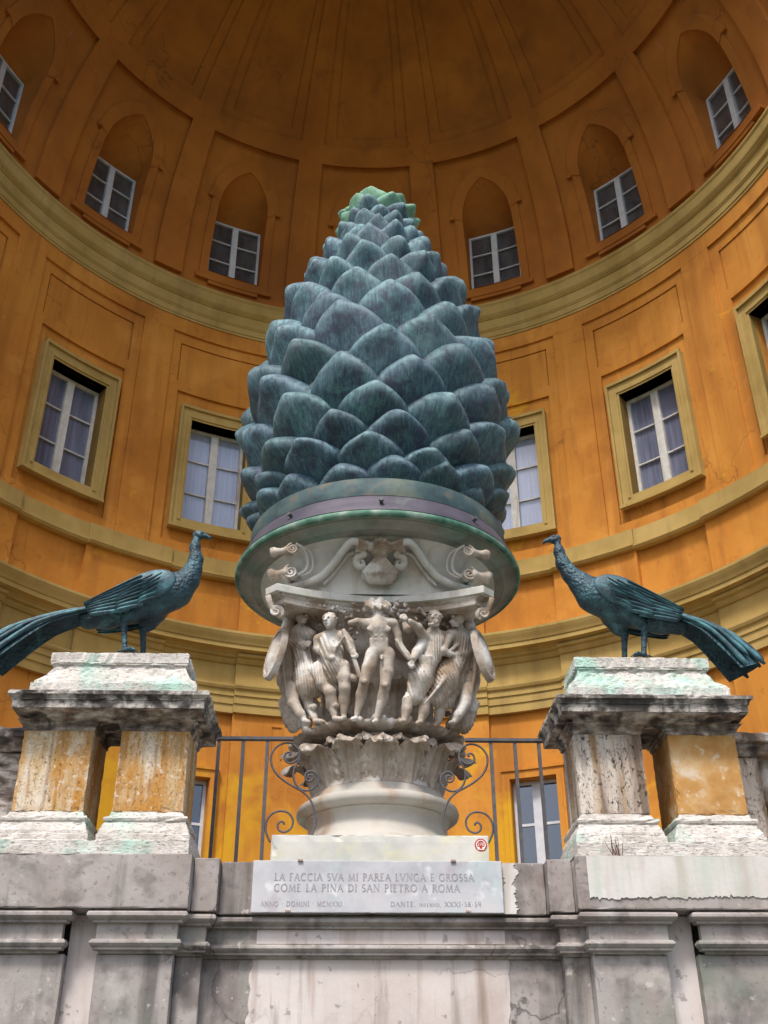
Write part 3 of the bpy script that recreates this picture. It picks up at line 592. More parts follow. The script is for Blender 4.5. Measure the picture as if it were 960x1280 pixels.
def pedestal(s, label):
    X = lambda a, b: tuple(sorted((s*a, s*b)))
    t = thing('peacock_pedestal', label, 'pedestal', (s*1.52, 5.95, 2.93), 'peacock pedestals on the wall')
    PX = [(1.07, 1.45), (1.60, 1.985)]
    mats = [PILLAR, PILLAR] if s < 0 else [PILLAR_P, PILLAR_O]
    mk('base_course', rough(sect(*X(1.0, 2.06), 5.655, 6.27, [(.0, 2.930), (.0, 3.008), (-.006, 3.014)]), .004, 50+s, 24), WHITE, t)
    for i, (a, b) in enumerate(PX):
        x0, x1 = X(a, b)
        BP = [(.055, 3.006), (.055, 3.062), (.048, 3.068), (.046, 3.085), (.030, 3.120), (.022, 3.135), (.030, 3.140), (.034, 3.152), (.030, 3.164), (.010, 3.170), (.0, 3.195)]
        mk('pillar_base', rough(sect(x0, x1, 5.80, 6.16, BP), .003, 60+i+s, 10), WHITE, t)
        mk('pillar', rbox(x0, x1, 5.80, 6.16, 3.192, 3.645, .006, 16, 70+i+s), mats[i], t)
        CPf = [(.0, 3.640), (.006, 3.650), (.010, 3.655), (.010, 3.668), (.018, 3.672), (.020, 3.690), (.040, 3.696)]
        mk('pillar_capital', rough(sect(x0, x1, 5.80, 6.16, CPf), .002, 80+i+s, 10), CAPST, t)  # crusted stone kept dark, with the soffit's shade coloured in
    CB = [(-.03, 3.692), (.03, 3.694), (.034, 3.706), (.045, 3.712), (.100, 3.716), (.106, 3.724)]
    CA = [(.104, 3.720), (.109, 3.723), (.109, 3.764), (.116, 3.767), (.116, 3.774), (.124, 3.786), (.137, 3.792), (.137, 3.812), (.12, 3.822), (-.02, 3.826)]
    x0, x1 = X(1.095, 1.925)
    mk('bed_moulding', rough(sect(x0, x1, 5.765, 6.19, CB), .003, 91+s, 26), CAPST, t)  # dark stone here: shade under the cornice put into its colour
    mk('cornice', rough(sect(x0, x1, 5.765, 6.19, CA), .003, 90+s, 26), CAPW, t)
    BL = [(.092, 3.822), (.090, 3.895), (.082, 3.900), (.076, 3.915), (.050, 3.940), (.030, 3.965), (.014, 3.995), (.006, 4.020), (.004, 4.034), (.016, 4.036), (.016, 4.044), (.020, 4.046), (.020, 4.106), (.008, 4.114)]
    mk('top_block', rough(sect(*X(1.135, 1.885), 5.815, 6.14, BL), .0045, 95+s, 30), WHITE, t)
    return t
pedestal(-1, 'left twin-pillared travertine pedestal with ochre stains carrying the peacock that faces right')
pedestal(1, 'right twin-pillared travertine pedestal with dark streaks carrying the peacock that faces left')
# balustrade piers just showing behind the pedestals
for s, lab in ((-1, 'grey balustrade pier with black crusted coping showing at the far left edge'), (1, 'dark brown balustrade pier with black crusted coping at the far right edge')):
    X = lambda a, b: tuple(sorted((s*a, s*b)))
    t = thing('balustrade', lab, 'balustrade', (s*2.6, 6.3, 2.9), 'balustrade ends beside the pedestals')
    mk('coping', rough(sect(*X(2.0, 3.1), 6.22, 6.55, [(.0, 3.66), (.02, 3.68), (.045, 3.70), (.045, 3.72), (.07, 3.73), (.075, 3.77), (.06, 3.785), (.03, 3.80)]), .004, 99, 20), CAPST, t)
    mk('pier_block', rbox(*X(2.02, 2.26), 6.24, 6.53, 2.9, 3.662, .006, 14, 98), PILLAR_P if s > 0 else CAPST, t)
    for k in range(3):
        bx = s*(2.36+.22*k)
        mk('baluster', lathe([(.085, 2.9), (.085, 2.98), (.05, 3.0), (.075, 3.12), (.08, 3.2), (.05, 3.32), (.042, 3.4), (.06, 3.42), (.055, 3.45), (.085, 3.50), (.085, 3.662)], bx, 6.385, 20), MARBLE, t, True, 40)

# ------------------------------------------------------------------ iron railings
def spiral(cx, cz, r0, r1, a0, a1, n=40): return [(cx+(r0+(r1-r0)*i/n)*math.cos(math.radians(a0+(a1-a0)*i/n)), cz+(r0+(r1-r0)*i/n)*math.sin(math.radians(a0+(a1-a0)*i/n))) for i in range(n+1)]
def smooth(pts, n=6):
    out = []
    for i in range(len(pts)-1):
        p0 = pts[max(i-1,0)]; p1 = pts[i]; p2 = pts[i+1]; p3 = pts[min(i+2, len(pts)-1)]
        for k in range(n):
            t = k/n
            out.append(tuple(.5*((2*b)+(-a+c)*t+(2*a-5*b+4*c-d)*t*t+(-a+3*b-3*c+d)*t**3) for a, b, c, d in zip(p0, p1, p2, p3)))
    return out+[tuple(pts[-1])]
def railing(s, label):
    YR = 6.50
    t = thing('iron_railing', label, 'railing', (s*.8, YR, 2.9), 'iron railings beside the column base')
    mk('top_rail', box(*sorted((s*.535, s*1.25)), YR-.02, YR+.02, 3.834, 3.852), IRON, t)
    for b in (.695, .845, .995): mk('bar', box(s*b-.010, s*b+.010, YR-.010, YR+.010, 2.9, 3.835), IRON, t)
    # scroll design in a local grid: u to the column from the inner bar, v down from the rail
    D1 = [(134,98),(147,92),(139,78),(117,82),(105,105),(112,132),(142,150),(177,140),(205,105),(197,60),(162,25),(117,15),(67,30),(32,65),(17,110),(27,170),(62,225),(117,270),(177,305),(237,338),(287,390),(317,460),(327,530),(310,595),(285,640)]
    D3 = [(40,655),(27,630),(7,580),(12,520),(47,475),(102,460),(152,475),(179,520),(167,570),(127,592),(92,580),(82,550),(97,528),(117,530),(122,545)]
    D2 = [(277,250),(265,242),(272,228),(292,230),(299,250),(285,268),(262,265),(247,240),(259,210),(292,202),(322,220),(335,255),(322,295),(287,322),(247,328),(207,310),(179,270),(169,220),(179,175),(202,132),(210,105)]
    place = lambda d: [(s*(.685-u*.00093), YR, 3.832-v*.00095) for u, v in smooth(d, 4)]
    for pts in (D1, D2, D3): mk('scroll', tube(place(pts), .0066, 6, up=(0,1,0)), IRON, t, True)
    return t
railing(-1, 'wrought iron railing with spiral scrolls between left pedestal and column base')
railing(1, 'wrought iron railing with spiral scrolls between right pedestal and column base')

# ------------------------------------------------------------------ signed distance modelling for carved and cast figures
class SDF:
    def __init__(s, k=.012): s.ops = []; s.k = k; s.lo = np.full(3, 9e9); s.hi = np.full(3, -9e9)
    def _grow(s, p, r): p = np.array(p, float); s.lo = np.minimum(s.lo, p-r); s.hi = np.maximum(s.hi, p+r)
    def cap(s, a, b, ra, rb, k=None, fold=None, sub=False):
        s.ops.append(('c', np.array(a, float), np.array(b, float), ra, rb, k or s.k, fold, sub))
        if not sub: s._grow(a, ra+.02); s._grow(b, rb+.02)
    def chain(s, pts, rads, k=None, fold=None):
        for i in range(len(pts)-1): s.cap(pts[i], pts[i+1], rads[i], rads[i+1], k, fold)
    def ell(s, c, r, k=None, rot=0, sub=False):   # rot about y (picture plane)
        s.ops.append(('e', np.array(c, float), np.array(r, float), rot, 0, k or s.k, None, sub))
        if not sub: s._grow(c, max(r)+.02)
    def mesh(s, h):
        lo = s.lo-2*h; n = np.ceil((s.hi+2*h-lo)/h).astype(int)+1
        ax = [lo[i]+h*np.arange(n[i]) for i in range(3)]
        X, Y, Z = np.meshgrid(*ax, indexing='ij'); X = X.astype(np.float32); Y = Y.astype(np.float32); Z = Z.astype(np.float32)
        D = np.full(X.shape, 9.0, np.float32)
        for op in s.ops:
            kind, a, b, c, d, k, fold, sub = op
            if kind == 'c':
                ba = b-a; L = float(ba@ba)+1e-9
                t = np.clip(((X-a[0])*ba[0]+(Y-a[1])*ba[1]+(Z-a[2])*ba[2])/L, 0, 1)
                q = np.sqrt((X-a[0]-t*ba[0])**2+(Y-a[1]-t*ba[1])**2+(Z-a[2]-t*ba[2])**2)-(c+t*(d-c))
                if fold:   # (amplitude, wavelength, slant, phase): drapery ridges
                    am, wl, sl, ph = fold
                    q = q-am*(1-np.abs(np.sin(PI*((X*math.cos(sl)+Z*math.sin(sl))/wl+ph+.35*np.sin(Z*17+X*9))))*1.6)
            else:
                cs, sn = math.cos(c), math.sin(c)
                x = (X-a[0])*cs+(Z-a[2])*sn; z = -(X-a[0])*sn+(Z-a[2])*cs; y = Y-a[1]
                q0 = np.sqrt((x/b[0])**2+(y/b[1])**2+(z/b[2])**2); q1 = np.sqrt((x/b[0]**2)**2+(y/b[1]**2)**2+(z/b[2]**2)**2)+1e-9
                q = q0*(q0-1)/q1
            if sub: D = np.maximum(D, -q)
            else:
                hh = np.clip(.5+.5*(q-D)/k, 0, 1); D = q+(D-q)*hh-k*hh*(1-hh)
        return surfnet(D, lo, h)
def surfnet(D, lo, h):
    ins = D < 0; c = np.zeros(tuple(x-1 for x in D.shape), np.int8)
    for i in (0,1):
        for j in (0,1):
            for k in (0,1): c += ins[i:D.shape[0]-1+i, j:D.shape[1]-1+j, k:D.shape[2]-1+k]
    act = (c > 0) & (c < 8); idx = np.full(act.shape, -1, np.int64); I = np.argwhere(act); idx[act] = np.arange(len(I))
    acc = np.zeros((len(I), 3)); cnt = np.zeros(len(I))
    cor = [(i,j,k) for i in (0,1) for j in (0,1) for k in (0,1)]
    for a in cor:
        for b in cor:
            if a < b and sum(x != y for x, y in zip(a, b)) == 1:
                va = D[I[:,0]+a[0], I[:,1]+a[1], I[:,2]+a[2]]; vb = D[I[:,0]+b[0], I[:,1]+b[1], I[:,2]+b[2]]
                m = (va < 0) != (vb < 0); t = np.where(m, va/np.where(m, va-vb, 1), 0)
                p = np.array(a)+t[:,None]*(np.array(b)-np.array(a)); acc[m] += p[m]; cnt[m] += 1
    V = lo+(I+acc/cnt[:,None])*h; F = []
    for ax in range(3):
        u, v = (ax+1) % 3, (ax+2) % 3
        A = np.moveaxis(ins, (ax, u, v), (0, 1, 2)); J = np.moveaxis(idx, (ax, u, v), (0, 1, 2))
        m = A[:-1, 1:-1, 1:-1] != A[1:, 1:-1, 1:-1]; q = np.argwhere(m)
        a0, b0, c0 = q[:,0], q[:,1]+1, q[:,2]+1; fl = A[a0, b0, c0]
        w4 = np.stack([J[a0, b0-1, c0-1], J[a0, b0, c0-1], J[a0, b0, c0], J[a0, b0-1, c0]], 1)
        w4[~fl] = w4[~fl][:, ::-1]; F.append(w4[(w4 >= 0).all(1)])
    return V, [tuple(int(x) for x in r) for r in np.concatenate(F)]

# ------------------------------------------------------------------ marble column base and figured capital
AX, AY = 0.0, 7.0
cbase = thing('column_base', 'round moulded marble column base with rust stains standing on the white plinth', 'column base', (AX, AY, 3.22))
PB = [(0, 3.222), (.53, 3.222), (.535, 3.245), (.525, 3.262), (.50, 3.275), (.470, 3.31), (.450, 3.36), (.446, 3.40), (.452, 3.43), (.468, 3.445), (.468, 3.455), (.48, 3.458)]
mk('drum', lathe(PB, AX, AY, 72), BASEM, cbase, True, 40)
PT = [(.46, 3.455), (.500, 3.460), (.520, 3.474), (.527, 3.496), (.520, 3.520), (.500, 3.536), (.475, 3.545), (.462, 3.552), (.452, 3.575), (.430, 3.604), (.0, 3.607)]
mk('torus', lathe(PT, AX, AY, 72), BASEM, cbase, True, 40)

cap = thing('figured_capital', 'large carved marble capital with standing figures between acanthus leaves and a scrolled top', 'capital', (AX, AY, 3.606))
def bell_r(z): return float(np.interp(z, [3.60, 3.75, 3.95, 4.15, 4.40, 4.60, 4.70], [.425, .395, .375, .375, .40, .48, .60]))
mk('bell', lathe([(0, 3.608)]+[(bell_r(z), z) for z in np.linspace(3.608, 4.70, 24)]+[(0, 4.70)], AX, AY, 64), MARBLE, cap, True, 60)
def leafmesh(L, W, curl, lobes, depth, out0=0.0, seed=0):
    """acanthus leaf: u along the length, v across; lobed outline, ribbed, tip curling outward. local x across, y out, z up"""
    nu, nv = 30, 20; V, F = [], []; rs = np.random.RandomState(seed)
    for i in range(nu+1):
        u = i/nu; wdt = W*(.55+.55*math.sin(PI*min(1, u*1.05)**.8))*(1 if u < .72 else math.sqrt(max(0, 1-((u-.72)/.28)**2))*.9+.1)
        lob = 1+.17*abs(math.sin(PI*lobes*u))-.10
        a = max(0, (u-.58)/.42)*curl; zc = L*(min(u, .58)+(.42/curl)*math.sin(a) if a > 0 else u); yc = (L*.42/curl)*(1-math.cos(a)) if a > 0 else 0
        yc += .12*L*u*u+out0*u
        for j in range(nv+1):
            v = -1+2*j/nv; x = v*wdt*lob
            rib = depth*(abs(math.cos(v*PI*2.5+u*3*abs(v)))-.4)*(1-.3*u)+depth*1.2*math.exp(-(v*7)**2)
            edge = -.22*W*v*v*(1-u*.4)
            zz = zc-abs(v)*W*.16*math.sin(PI*lobes*u)**2-abs(v)*L*.06
            V.append((x, -(yc+rib+edge), zz+rs.randn()*.0012))
    k = nv+1
    for i in range(nu):
        for j in range(nv): F.append((i*k+j, i*k+j+1, (i+1)*k+j+1, (i+1)*k+j))
    return V, F
def leaf_data(*a):
    v, f = leafmesh(*a); me = bpy.data.meshes.new('acanthus_leaf'); me.from_pydata(v, [], f); me.materials.append(MARBLE)
    me.polygons.foreach_set('use_smooth', [True]*len(f)); return me
LD = [leaf_data(.30, .115, 3.0, 6, .014, .07, 1), leaf_data(.29, .11, 2.7, 5, .014, .06, 2)]
LU = leaf_data(.42, .09, 2.0, 7, .010, .03, 3)
def put(me, name, parent, loc, ang, tilt=0, scale=(1,1,1)):
    o = bpy.data.objects.new(name, me); COL.objects.link(o); o.parent = parent
    o.matrix_local = Matrix.Translation(Vector(loc)-Vector(parent.location)) @ Matrix.Rotation(ang, 4, 'Z') @ Matrix.Rotation(tilt, 4, 'X') @ Matrix.Diagonal((*scale, 1))
    return o
for i in range(14):
    a = 2*PI*i/14+.03; r = .405
    put(LD[i % 2], 'acanthus_leaf', cap, (AX+r*math.sin(a), AY-r*math.cos(a), 3.61), a, .09, (1.04, 1.15, 1.22+.05*(i % 3)))
for i in range(14):
    a = 2*PI*(i+.5)/14+.03; r = .41
    put(LD[(i+1) % 2], 'acanthus_leaf', cap, (AX+r*math.sin(a), AY-r*math.cos(a), 3.64), a, .03, (.85, .7, 1.2))
for i in range(12):
    a = 2*PI*(i+.5)/12; r = .39
    put(LU, 'acanthus_leaf', cap, (AX+r*math.sin(a), AY-r*math.cos(a), 3.97), a, .06, (1.05, .7, .95))
# ledge the figures stand on: the ragged curled leaf tips
LS = SDF(.02)
for i in range(40):
    a = -1.75+3.5*i/39; rr = .565+.018*math.sin(i*2.3)
    LS.cap((AX+rr*math.sin(a), AY-rr*math.cos(a), 3.955+.012*math.sin(i*1.7)), (AX+(rr-.13)*math.sin(a), AY-(rr-.13)*math.cos(a), 3.945), .022+.008*math.sin(i*3.1), .03)
mk('leaf_ledge', LS.mesh(.010), MARBLE, cap, True)

# drawing units for the relief: cx, cz run over the front of the capital; depth is measured from the bell surface
def bp(cx, cz, dep=.08, B=False):
    x = (-.027 if B else -.747)+.000803*cx; z = 4.763-.000845*cz
    r = float(np.interp(z, [3.9, 4.15, 4.40, 4.60, 4.75], [.53, .55, .58, .63, .66])); y = AY-math.sqrt(max(.08, r*r-x*x))-dep
    k = y/6.30; return (-.17+(x+.17)*k, y, 1.6+(z-1.6)*k)   # the turn of the bell carries the side figures back and up
def head(S, c, r, look, beard=False):
    c = np.array(c); lx = look
    S.ell(c+[0,0,r*.12], (r*.86, r*.95, r*1.0), .006); S.ell(c+[lx*r*.18,-r*.2,-r*.42], (r*.58, r*.6, r*.62), .006)
    f = np.array([lx*.62, -.78, 0])*r
    S.cap(c+f*.98+[0,0,r*.18], c+f*1.28+[0,0,-r*.22], r*.13, r*.19, .004)                 # nose
    S.cap(c+f*.92+[-r*.38,0,r*.30], c+f*.92+[r*.38,0,r*.30], r*.13, r*.13, .006)          # brow
    S.cap(c+f*.9+[-r*.22,0,-r*.52], c+f*.9+[r*.22,0,-r*.52], r*.12, r*.12, .004)          # lips
    for e_ in (-1, 1):
        S.cap(c+f*.98+[e_*r*.30,0,r*.08], c+f*1.0+[e_*r*.34,0,r*.08], r*.19, r*.16, .003, None, True)
        S.ell(c+f*.86+[e_*r*.30,0,r*.06], (r*.13, r*.13, r*.09), .003)
    rs = np.random.RandomState(int(abs(c[0])*1e4) % 999)
    for k in range(26):   # curls
        a, b_ = rs.rand()*2*PI, rs.rand()*1.5
        d = np.array([math.sin(b_)*math.cos(a), math.sin(b_)*math.sin(a), math.cos(b_)])
        if d @ np.array([lx*.6, -.8, -.1]) > .62: continue
        S.cap(c+d*r*.90+[0,0,r*.1], c+d*r*.92+[0,0,r*.1], r*.17, r*.15, .002)
    if beard:
        for k in range(14):
            S.cap(c+f*(.55+.4*rs.rand())+[(rs.rand()-.5)*r,0,-r*(.55+.5*rs.rand())], c+f*.6+[(rs.rand()-.5)*r*.7,0,-r*(.8+.45*rs.rand())], r*.2, r*.12, .004)
    else: S.ell(c+[lx*r*.35,-r*.45,-r*.80], (r*.3, r*.3, r*.26), .006)
    S.ell(c+[-lx*r*.5,-r*.55,-r*.05], (r*.16, r*.2, r*.26), .004)
def foot(S, a, dx):
    a = np.array(a); S.cap(a, a+[dx*.045, -.03, -.012], .019, .014, .006); S.cap(a+[dx*.04,-.026,-.014], a+[dx*.062,-.036,-.016], .012, .009, .004)
def hand(S, p, d):
    p = np.array(p); d = np.array(d, float); d /= np.linalg.norm(d); side = np.cross(d, [0,1,0]); side /= np.linalg.norm(side)+1e-9
    S.ell(p, (.017,.012,.019), .005)
    for i, (o, l) in enumerate(((-1.4,.022),(-.5,.028),(.5,.027),(1.3,.021))):
        q = p+side*o*.009+d*.012; S.chain([q, q+d*l*.6, q+d*l+np.array([0,.006,0])], [.0062,.0055,.0045], .002)
    S.chain([p-side*.012, p-side*.022+d*.010, p-side*.020+d*.022], [.007,.006,.005], .003)
H = .0042
def fig_tunic():     # cloaked man in a short tunic, arm across the chest
    S = SDF(.008); q = lambda x, z, d=.08: bp(x, z, d)
    head(S, q(305,212,.115), 0.052, .75)
    S.cap(q(300,275,.10), q(300,315,.09), .027, .034)
    fd = (0.0048,0.020,0.28,0.00)
    S.chain([q(215,335,.09), q(300,330,.085), q(375,355,.08)], [.042,.05,.038], .012, (0.0033,0.022,0.50,0.20))
    S.chain([q(290,370,.085), q(310,480,.10), q(345,600,.085)], [.072,.072,.068], .02, fd)
    S.chain([q(330,600,.085), q(365,690,.095), q(380,770,.09)], [.07,.088,.096], .012, (0.0056,0.017,0.07,0.30))
    S.chain([q(450,640,.09), q(500,740,.085)], [.055,.06], .012, (0.0048,0.017,0.08,0.10))
    S.chain([q(210,340,.10), q(222,440,.115), q(325,440,.165)], [.045,.04,.028], .012, (0.0033,0.016,0.77,0.00)); hand(S, q(340,430,.17), (.8,0,.3))
    S.chain([q(250,500,.05), q(250,620,.045), q(290,660,.05)], [.045,.05,.035], .02, fd)
    S.chain([q(330,500,.15), q(360,600,.15), q(450,715,.14)], [.014,.016,.013], .008)
    S.chain([q(470,560,.06), q(450,660,.10), q(430,720,.11)], [.03,.03,.02], .015, (0.0040,0.014,0.17,0.00))
    S.chain([q(345,790,.09), q(365,850,.10), q(395,930,.075), q(432,1010,.085)], [.040,.036,.036,.022], .012); foot(S, q(438,1035,.09), .9)
    S.chain([q(515,770,.09), q(545,815,.11), q(560,900,.09), q(580,985,.095)], [.040,.036,.036,.022], .012); foot(S, q(585,1015,.10), .7)
    for lx, lz in ((565,925),(398,935)): S.chain([q(lx-25,lz,.095), q(lx+25,lz-6,.10)], [.022,.022], .006)
    return S
def fig_staff():     # bearded man in a toga with a staff
    S = SDF(.008); q = lambda x, z, d=.08: bp(x, z, d)
    head(S, q(530,245,.12), 0.054, -.7)
    S.cap(q(540,310,.10), q(550,350,.09), .030, .036)
    S.chain([q(450,400,.07), q(540,375,.075), q(635,375,.07)], [.042,.052,.04], .012)
    S.chain([q(540,420,.08), q(555,510,.09), q(570,620,.085)], [.078,.078,.07], .012, (0.0048,0.022,0.41,0.10))
    S.chain([q(575,610,.085), q(575,690,.08)], [.07,.055], .012, (0.0056,0.019,0.50,0.40))
    S.chain([q(445,400,.08), q(440,470,.10), q(530,530,.15), q(550,545,.16)], [.036,.030,.026,.022], .010)
    S.chain([q(640,370,.07), q(690,430,.08), q(715,500,.12)], [.038,.032,.022], .012); hand(S, q(718,505,.13), (.5,-.2,-.5))
    S.chain([q(640,320,.10), q(700,470,.13), q(770,690,.11)], [.014,.014,.015], .004)
    S.chain([q(640,610,.07), q(650,700,.08), q(655,780,.085), q(655,880,.06), q(652,985,.065)], [.045,.044,.036,.036,.02], .014); foot(S, q(655,1010,.07), -.3)
    S.chain([q(560,680,.06), q(585,800,.05)], [.04,.034], .014)
    for i in range(6): S.chain([q(640-10*i,370+22*i,.125), q(590-18*i,450+34*i,.155-.004*i), q(560-10*i,540+26*i,.15)], [.006,.008,.005], .006)
    S.cap(q(715,700,.06), q(738,705,.07), .026, .022)
    return S
def fig_nude():      # athletic nude with weathered head, arms hanging away
    S = SDF(.009); q = lambda x, z, d=.08: bp(2*x-64, 2*z-128, d)
    for k, (x, z, d, r) in enumerate(((455,118,.07,.040),(490,112,.08,.042),(520,120,.07,.038),(478,140,.06,.030),(440,135,.05,.028),(535,140,.05,.028),(500,95,.06,.03),(462,98,.06,.028))): S.ell(q(x,z,d), (r*.9,r*.7,r*.75), .006, k)
    for k in range(10): S.cap(q(440+10*k,100+7*(k % 4),.105), q(446+10*k,118+6*(k % 3),.11), .010, .012, .004)
    S.cap(q(488,150,.07), q(490,185,.08), .034, .042)
    S.chain([q(438,196,.08), q(490,190,.08), q(546,192,.08)], [.034,.044,.034], .016)
    S.chain([q(490,215,.085), q(494,262,.085), q(497,302,.085)], [.066,.055,.056], .012)
    for s_, x in ((-1, 467),(1, 517)):
        S.ell(q(x,215,.122), (.038,.012,.024), .006)                       # pectorals
        for j in range(3): S.ell(q(492+s_*10,244+17*j,.128-.003*j), (.013,.014,.011), .004)
        S.cap(q(492+s_*30,260,.115), q(492+s_*27,300,.118), .014, .012, .006)
    S.cap(q(496,276,.155), q(497,277,.158), .004, .004, .002, None, True)
    S.chain([q(470,312,.085), q(524,312,.085)], [.042,.042], .016)
    S.ell(q(502,332,.125), (.012,.015,.016), .006); S.cap(q(503,326,.13), q(503,338,.145), .008, .007, .004)
    S.chain([q(436,192,.08), q(405,186,.10), q(378,192,.14)], [.029,.024,.018], .008)
    S.chain([q(552,195,.08), q(566,240,.08), q(572,280,.09), q(600,318,.13), q(618,340,.14)], [.029,.027,.024,.021,.016], .008); hand(S, q(622,352,.145), (.3,-.1,-.9))
    for k in range(14): S.cap(q(562+3.4*k,262+5.6*k,.115+.003*k), q(565+3.4*k,266+5.6*k,.12+.003*k), .012, .010, .003)
    S.chain([q(468,325,.085), q(452,375,.10), q(436,425,.115), q(424,480,.075), q(408,555,.07)], [.050,.043,.032,.034,.018], .010); foot(S, q(404,572,.075), -.4)
    S.chain([q(526,325,.085), q(522,390,.10), q(516,440,.115), q(506,490,.08), q(484,566,.075)], [.050,.043,.032,.034,.018], .010); foot(S, q(480,582,.08), -.25)
    S.ell(q(436,428,.15), (.017,.014,.018), .006); S.ell(q(516,442,.15), (.017,.014,.018), .006)
    return S
def fig_gesture():   # bearded man raising his right arm towards the centre
    S = SDF(.008); q = lambda x, z, d=.08: bp(x, z, d, True)
    head(S, q(470,215,.11), 0.054, -.45, True)
    S.cap(q(465,285,.09), q(455,330,.085), .030, .040)
    S.chain([q(395,370,.085), q(455,350,.08), q(540,370,.06)], [.040,.052,.04], .012, (0.0033,0.016,0.06,0.00))
    S.chain([q(455,400,.085), q(440,490,.09), q(400,570,.085)], [.074,.072,.068], .012, (0.0048,0.016,0.08,0.20))
    S.chain([q(395,570,.085), q(350,700,.10), q(300,840,.075)], [.072,.080,.060], .012, (0.0056,0.022,0.30,0.40))
    S.chain([q(385,375,.10), q(335,290,.13), q(270,240,.16)], [.036,.029,.020], .012); hand(S, q(235,215,.17), (-.8,-.1,.4))
    S.chain([q(300,270,.10), q(250,300,.09), q(230,270,.08)], [.02,.028,.02], .012, (0.0033,0.014,0.22,0.00))
    S.chain([q(370,420,.10), q(320,490,.14), q(290,545,.17)], [.036,.030,.022], .012); hand(S, q(283,575,.175), (-.2,-.2,-.9))
    for i in range(5): S.chain([q(330+5*i,520+14*i,.145), q(420,530+12*i,.165), q(500,500+16*i,.13)], [.008,.010,.006], .006)
    S.chain([q(245,870,.075), q(235,940,.08), q(218,1010,.08)], [.036,.032,.022], .012); foot(S, q(212,1030,.085), -.4)
    return S
def fig_toga():      # bearded man in a long toga, hands joined at the waist
    S = SDF(.008); q = lambda x, z, d=.08: bp(x, z, d, True)
    head(S, q(652,210,.11), 0.056, -.8, True)
    S.cap(q(660,275,.09), q(660,320,.08), .032, .042)
    S.chain([q(580,360,.09), q(655,340,.08), q(735,380,.08)], [.042,.056,.044], .012, (0.0040,0.017,0.17,0.00))
    S.chain([q(650,400,.095), q(640,490,.10), q(600,580,.095)], [.086,.084,.082], .012, (0.0056,0.020,-0.28,0.10))
    S.chain([q(590,580,.10), q(530,710,.115), q(460,840,.095)], [.084,.092,.068], .012, (0.0056,0.023,0.41,0.20))
    S.chain([q(640,600,.08), q(610,740,.085), q(560,850,.08)], [.060,.062,.048], .012, (0.0056,0.017,0.11,0.50))
    S.chain([q(745,385,.09), q(740,480,.12), q(690,510,.17), q(630,510,.19)], [.044,.040,.030,.022], .012, (0.0025,0.014,0.72,0.00)); hand(S, q(605,508,.195), (-.9,-.1,.0))
    S.chain([q(575,370,.12), q(520,480,.16), q(580,505,.19)], [.03,.03,.022], .012)
    for i in range(7): S.chain([q(610-8*i,560+10*i,.19), q(560-14*i,680+16*i,.21), q(470-16*i,800+16*i,.16)], [.007,.009,.005], .006)
    for i in range(5): S.chain([q(700-4*i,340+6*i,.13), q(660-14*i,420+10*i,.19), q(600-14*i,480+4*i,.19)], [.006,.008,.005], .006)
    S.chain([q(715,520,.13), q(690,620,.12), q(625,770,.12)], [.026,.03,.02], .012, (0.0040,0.013,0.11,0.00))
    for i in range(5): S.cap(q(480+26*i,850,.10), q(486+26*i,920,.085), .016, .013, .01)
    S.chain([q(375,880,.085), q(365,960,.09), q(345,1020,.09)], [.040,.034,.024], .012); foot(S, q(338,1040,.095), -.4)
    S.chain([q(495,910,.075), q(485,970,.08), q(470,1035,.08)], [.036,.032,.024], .012); foot(S, q(465,1055,.085), -.3)
    return S
for nm, fn, lab in (('figure', fig_tunic, 'carved man in short tunic and cloak, leftmost of the front group'), ('figure', fig_staff, 'carved man in toga holding a staff, second from left'), ('figure', fig_nude, 'carved nude athlete with battered head in the centre'),
        ('figure', fig_gesture, 'carved bearded man raising one arm beside the nude'), ('figure', fig_toga, 'carved bearded man in long toga with joined hands, rightmost of front group')):
    o = mk(nm, fn().mesh(H), MARBLE, cap, True); o['label'] = lab
# corner supporters: draped winged bodies behind big oval shields
def corner(s):
    S = SDF(.02); P = lambda x, z, y: (s*x, y, z)
    S.chain([P(.56,4.62,6.66), P(.62,4.50,6.64), P(.60,4.30,6.66), P(.55,4.12,6.68), P(.47,4.0,6.68)], [.05,.065,.065,.055,.04], .03, (.005,.022,.1,0))
    S.chain([P(.57,4.22,6.60), P(.55,4.10,6.56), P(.50,4.02,6.54), P(.48,3.985,6.54)], [.045,.038,.030,.022], .012); foot(S, P(.47,3.97,6.53), -s*.5)
    S.chain([P(.61,4.14,6.66), P(.57,4.03,6.68), P(.55,3.985,6.68)], [.045,.045,.04], .02, (.006,.018,.1,.3))
    S.chain([P(.60,4.68,6.60), P(.62,4.60,6.60)], [.045,.05], .02)
    for k in range(4): S.chain([P(.63,4.58-.02*k,6.56), P(.655-.01*k,4.42-.03*k,6.55), P(.61-.01*k,4.22-.04*k,6.58)], [.008,.011,.007], .008)
    return S
